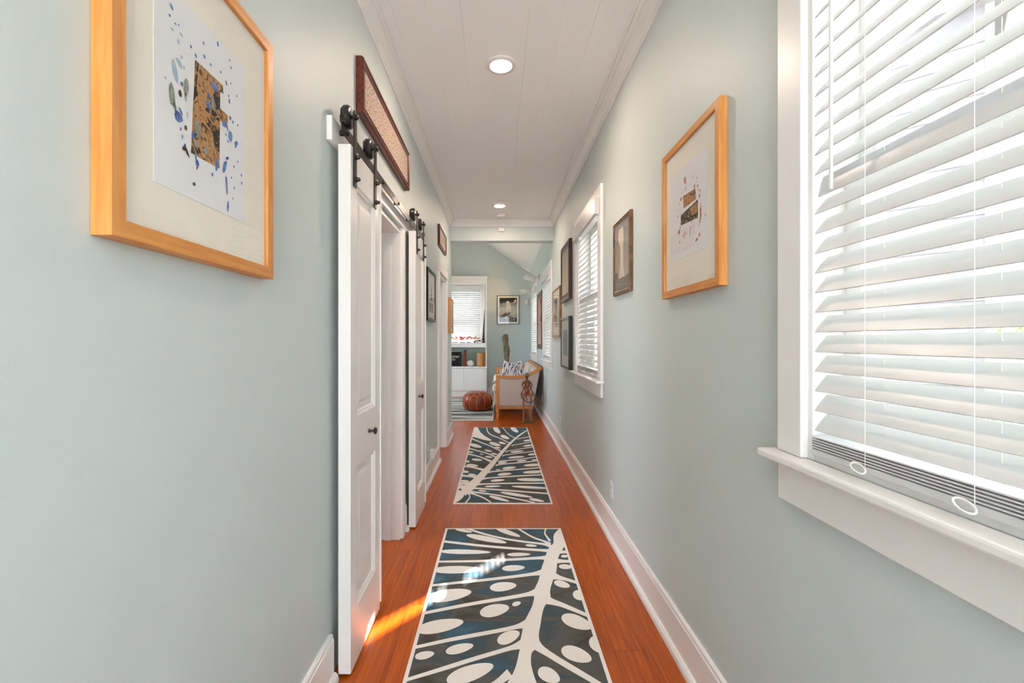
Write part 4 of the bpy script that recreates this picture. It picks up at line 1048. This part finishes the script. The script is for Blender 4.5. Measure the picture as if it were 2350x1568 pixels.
# niche
yn = 10.98
r = thing('lettered_board', 'black board with white script lettering on the open shelf', 'sign', (cx(1026, yn), yn, zc1+.0006))
bw = cx(1058.5, yn)-cx(993.5, yn); bh = cz(808, yn)-zc1
MB().box(-bw/2, bw/2, -.02, .02, 0, bh).build('board', 'black_board', r, bevel=.002)
MB().box(bw/2+.0004, bw/2+.008, -.016, .016, .004, bh-.004).build('page_edge', 'dark_wood', r)
MB().box(bw/2-.035, bw/2-.028, -.0212, -.0202, .02, bh-.03).build('edge_line', 'driftwood', r)
def lettering(txt, size, x, z, parent, shear=.35):
    cu = D.curves.new('txt', 'FONT'); cu.body = txt; cu.size = size; cu.shear = shear; cu.extrude = .0004; cu.align_x = 'RIGHT'
    to = D.objects.new('txt', cu); COL.objects.link(to); bpy.context.view_layer.update()
    me = D.meshes.new_from_object(to.evaluated_get(bpy.context.evaluated_depsgraph_get())); D.objects.remove(to)
    me.materials.clear(); me.materials.append(MATS['chalk'])
    o = D.objects.new('lettering', me); COL.objects.link(o); o.parent = parent; o.rotation_euler = (PI/2, 0, 0); o.location = (x, -.0208, z)
lettering('Cookies', .092, bw/2-.062, bh*.60, r, .6)
lettering('25c', .070, bw/2-.15, bh*.40, r, .6)
r = thing('carved_box', 'tall narrow red-brown lacquered box beside the black board', 'box', (cx(1067.5, yn), yn, zc1+.0006))
hh = cz(806, yn)-zc1
MB().box(-.032, .032, -.05, .05, 0, hh).build('body', 'box_red', r, bevel=.004); MB().box(-.033, .033, -.051, .051, hh+.0004, hh+.022).build('lid', 'black_board', r, bevel=.004)
MB().box(-.036, -.0324, -.05, .05, 0, hh).build('spine', 'black_board', r)
m = MB(); rx = cx(1080, yn); rz = zc1+.0006
bmv = []
for k in range(26):
    v = Vector((random.gauss(0,1), random.gauss(0,1), random.gauss(0,1))).normalized(); bmv.append(v)
bm = bmesh.new()
for v in bmv: bm.verts.new((v.x*.105*random.uniform(.85,1.05), v.y*.05, max(v.z*.075+.012, -.06)))
bmesh.ops.convex_hull(bm, input=bm.verts); zmin = min(v.co.z for v in bm.verts)
me = D.meshes.new('white_stone'); bm.to_mesh(me); bm.free(); me.materials.append(MATS['rock'])
o = D.objects.new('white_stone', me); COL.objects.link(o); o.location = (rx, yn-.02, rz-zmin); tag(o, 'pale rough stone lying between the boxes on the open shelf', 'stone')
r = thing('wooden_drum', 'pale wooden box drum at the right end of the open shelf', 'drum', (cx(1104.0, yn), yn, zc1+.0006))
hh = cz(809.5, yn)-zc1; hx_ = (cx(1113.5, yn)-cx(1095, yn))/2
m = MB(); m.prism([(-hx_,-.05),(-hx_*.2,-.09),(hx_*.35,-.09),(hx_*.35,.09),(-hx_,.05)], 'z', .01, hh-.006); m.build('front_shell', 'drum_wood', r, bevel=.003)
m = MB(); m.prism([(hx_*.36,-.09),(hx_,-.06),(hx_,.07),(hx_*.36,.09)], 'z', .01, hh-.006); m.build('side_shell', 'drum_side', r, bevel=.003)
MB().box(-hx_, hx_, -.085, .085, 0, .0096).build('base_rim', 'dark_wood', r); MB().box(-hx_, hx_, -.085, .085, hh-.0056, hh).build('top_rim', 'gold_wood', r)

# ------------------------------------------------------------------ wall spot lamps and corner sensor in the far room
def spot(y, z, head, direction, label):
    r = thing('wall_spotlight', label, 'spotlight', (XR-.0006, y, z), RIGHT, 'white cylinder wall spotlights')
    MB().lathe([(.058,0),(.058,-.012),(.050,-.018),(.0001,-.018)], (0,0,0), 20, 'y').build('wall_plate', 'lamp_white', r, smooth=True)
    MB().tube([(0,-.0185,0),(0,-.10,.0),tuple(head[i] for i in range(3))], .010, 8).build('arm', 'lamp_white', r, smooth=True)
    d = Vector(direction).normalized(); h = Vector(head); a = h-d*.09; c = h+d*.10
    m = MB(); m.tube([a-d*.012, a, a+d*.01, c], [.030,.058,.062,.066], 20, cap=False); q = Vector((0,0,1)).cross(d).normalized(); m.tube([c, c-d*.004, a+d*.03], [.066,.060,.055], 20, cap=False); m.tube([a-d*.013, a-d*.0125], [.030,.030], 20)
    m.build('lamp_head', 'lamp_white', r, smooth=True)
    m = MB(); m.tube([c-d*.050, c-d*.052], [.050,.050], 20); m.build('bulb', 'spot_glow', r)
spot(8.50, 2.53, (.02, -.17, -.02), (-.35, -.75, .34), 'white cylinder spotlight above the brown framed print')
spot(10.70, 2.55, (.02, -.17, -.06), (-.10, -.95, -.05), 'white cylinder spotlight nearest the far corner')
r = thing('corner_sensor', 'small beige alarm sensor in the far right corner', 'sensor', (.705, 11.12, 2.28), -.7)
MB().box(-.045, .045, -.025, .025, -.06, .06).build('housing', 'plastic_beige', r, bevel=.008)
MB().box(-.028, .028, -.029, -.0255, -.02, .03).build('lens', 'plastic_white', r, bevel=.002)
MB().box(-.012, .012, .0255, .060, -.02, .02).build('bracket', 'plastic_beige', r)

# ------------------------------------------------------------------ outdoors seen through the blinds, with unseen sun blockers and bounce paving
b = MB(); b.box(-30, 40, -30, 45, -.75, -.60); struct(b.build('ground', 'grass'), 'grass outside the windows')
b = MB(); b.box(-6, 7, -14, -2.7, -.60, -.05); struct(b.build('bounce_paving', 'bounce_paving'), 'added pale paving behind the house that bounces sunlight indoors')  # added slab, reflects sunlight through the rear opening onto the ceiling
b = MB(); b.box(XR+.165, 2.15, -2.6, 4.20, 2.93, 3.00); struct(b.build('sun_block_eave', 'eave'), 'added eave blocking the sun from the nearest window')  # overhang added to keep direct sun off the nearest window
b = MB(); b.box(XR+.165, 2.05, 5.45, 11.6, 2.98, 3.05); struct(b.build('sun_block_eave_far', 'eave'), 'added eave blocking the sun from the far-room windows')  # second added overhang, keeps sun out of the far-room windows
b = MB(); b.box(2.2, 2.35, 3.45, 5.22, -.6, 5.6); tag(b.build('sun_gap_wall', 'neighbour_white'), 'added white wall shaping the sun patch outside the hallway window', 'wall')  # unseen wall added as one edge of the sun gap
b = MB(); b.box(2.2, 2.35, 5.50, 7.4, -.6, 5.6); tag(b.build('sun_gap_wall', 'neighbour_white'), 'added white wall narrowing the sun gap outside the far-room windows', 'wall')  # other added edge; the gap between both walls shapes the sun patch
H = thing('neighbour_house', 'narrow grey boarded house seen through the nearest blind', 'house', (5.35, 5.55, -.6), math.radians(-44.5))
for i in range(28): MB().prism([(-.02+.0, i*.2), (-.035, i*.2), (-.02, i*.2+.2)], 'x', -.47, .47).build('clapboard', 'neighbour', H)
MB().box(-.46, .46, -.02, .9, 0, 5.8).build('house_body', 'neighbour', H)
MB().box(.40, .475, -.05, -.021, 0, 5.8).build('corner_board', 'neighbour_white', H)
MB().prism([(-.6,5.8),(.6,5.8),(0,6.5)], 'y', -.2, 1.1).build('roof', 'neighbour', H)
def shrub(loc, s, label, n=260):
    r = thing('garden_shrub', label, 'shrub', loc, 0, 'green shrubs outside')
    m = MB()
    for k in range(n):
        v = Vector((random.gauss(0,1), random.gauss(0,1), random.gauss(0,1))).normalized()*s*random.uniform(.6,1)
        c = Vector((v.x, v.y, s*.9+v.z*.85)); d = Vector((random.gauss(0,1), random.gauss(0,1), random.gauss(0,.6)+.4)).normalized(); e = d.cross(Vector((0,0,1)));
        e = e.normalized()*.05*s; d = d*.22*s
        m.face([c-e*.3, c+d*.5-e, c+d, c+d*.5+e])
    f = m.build('foliage', 'leaf', r); f['kind'] = 'stuff'
    MB().tube([(0,0,0),(0,0,s*.8)], .03, 6).build('stem', 'trunk', r)
shrub((5.3, 4.05, -.6), .85, 'low green shrub beside the grey house')
shrub((7.4, 5.4, -.6), .95, 'yellow-green shrub right of the grey house')
shrub((5.2, 7.4, -.6), .9, 'green shrub left of the grey house')
r = thing('palm_tree', 'small green palm right of the grey house', 'palm', (9.6, 7.4, -.6))
MB().tube([(0,0,0),(.05,0,1.2),(.0,.05,2.0)], [.12,.10,.08], 10).build('trunk', 'trunk', r, smooth=True)
for k in range(14):
    g = 2*PI*k/14; m = MB(); pts = []
    for i in range(9):
        t = i/8; pts.append(Vector((math.cos(g)*1.25*t, math.sin(g)*1.25*t, 2.0+.55*math.sin(t*2.2)-.45*t*t)))
    sd = Vector((-math.sin(g), math.cos(g), 0))
    for i in range(1, 9):
        L = .38*math.sin(PI*min(i/8*.85+.12, 1))
        for s in (-1, 1):
            a = pts[i]; d = (pts[i]-pts[i-1]).normalized()
            m.face([a, a+d*.04, a+sd*s*L+d*.12-Vector((0,0,.10))])
    m.tube(pts, .012, 5); m.build('frond', 'leaf', r)
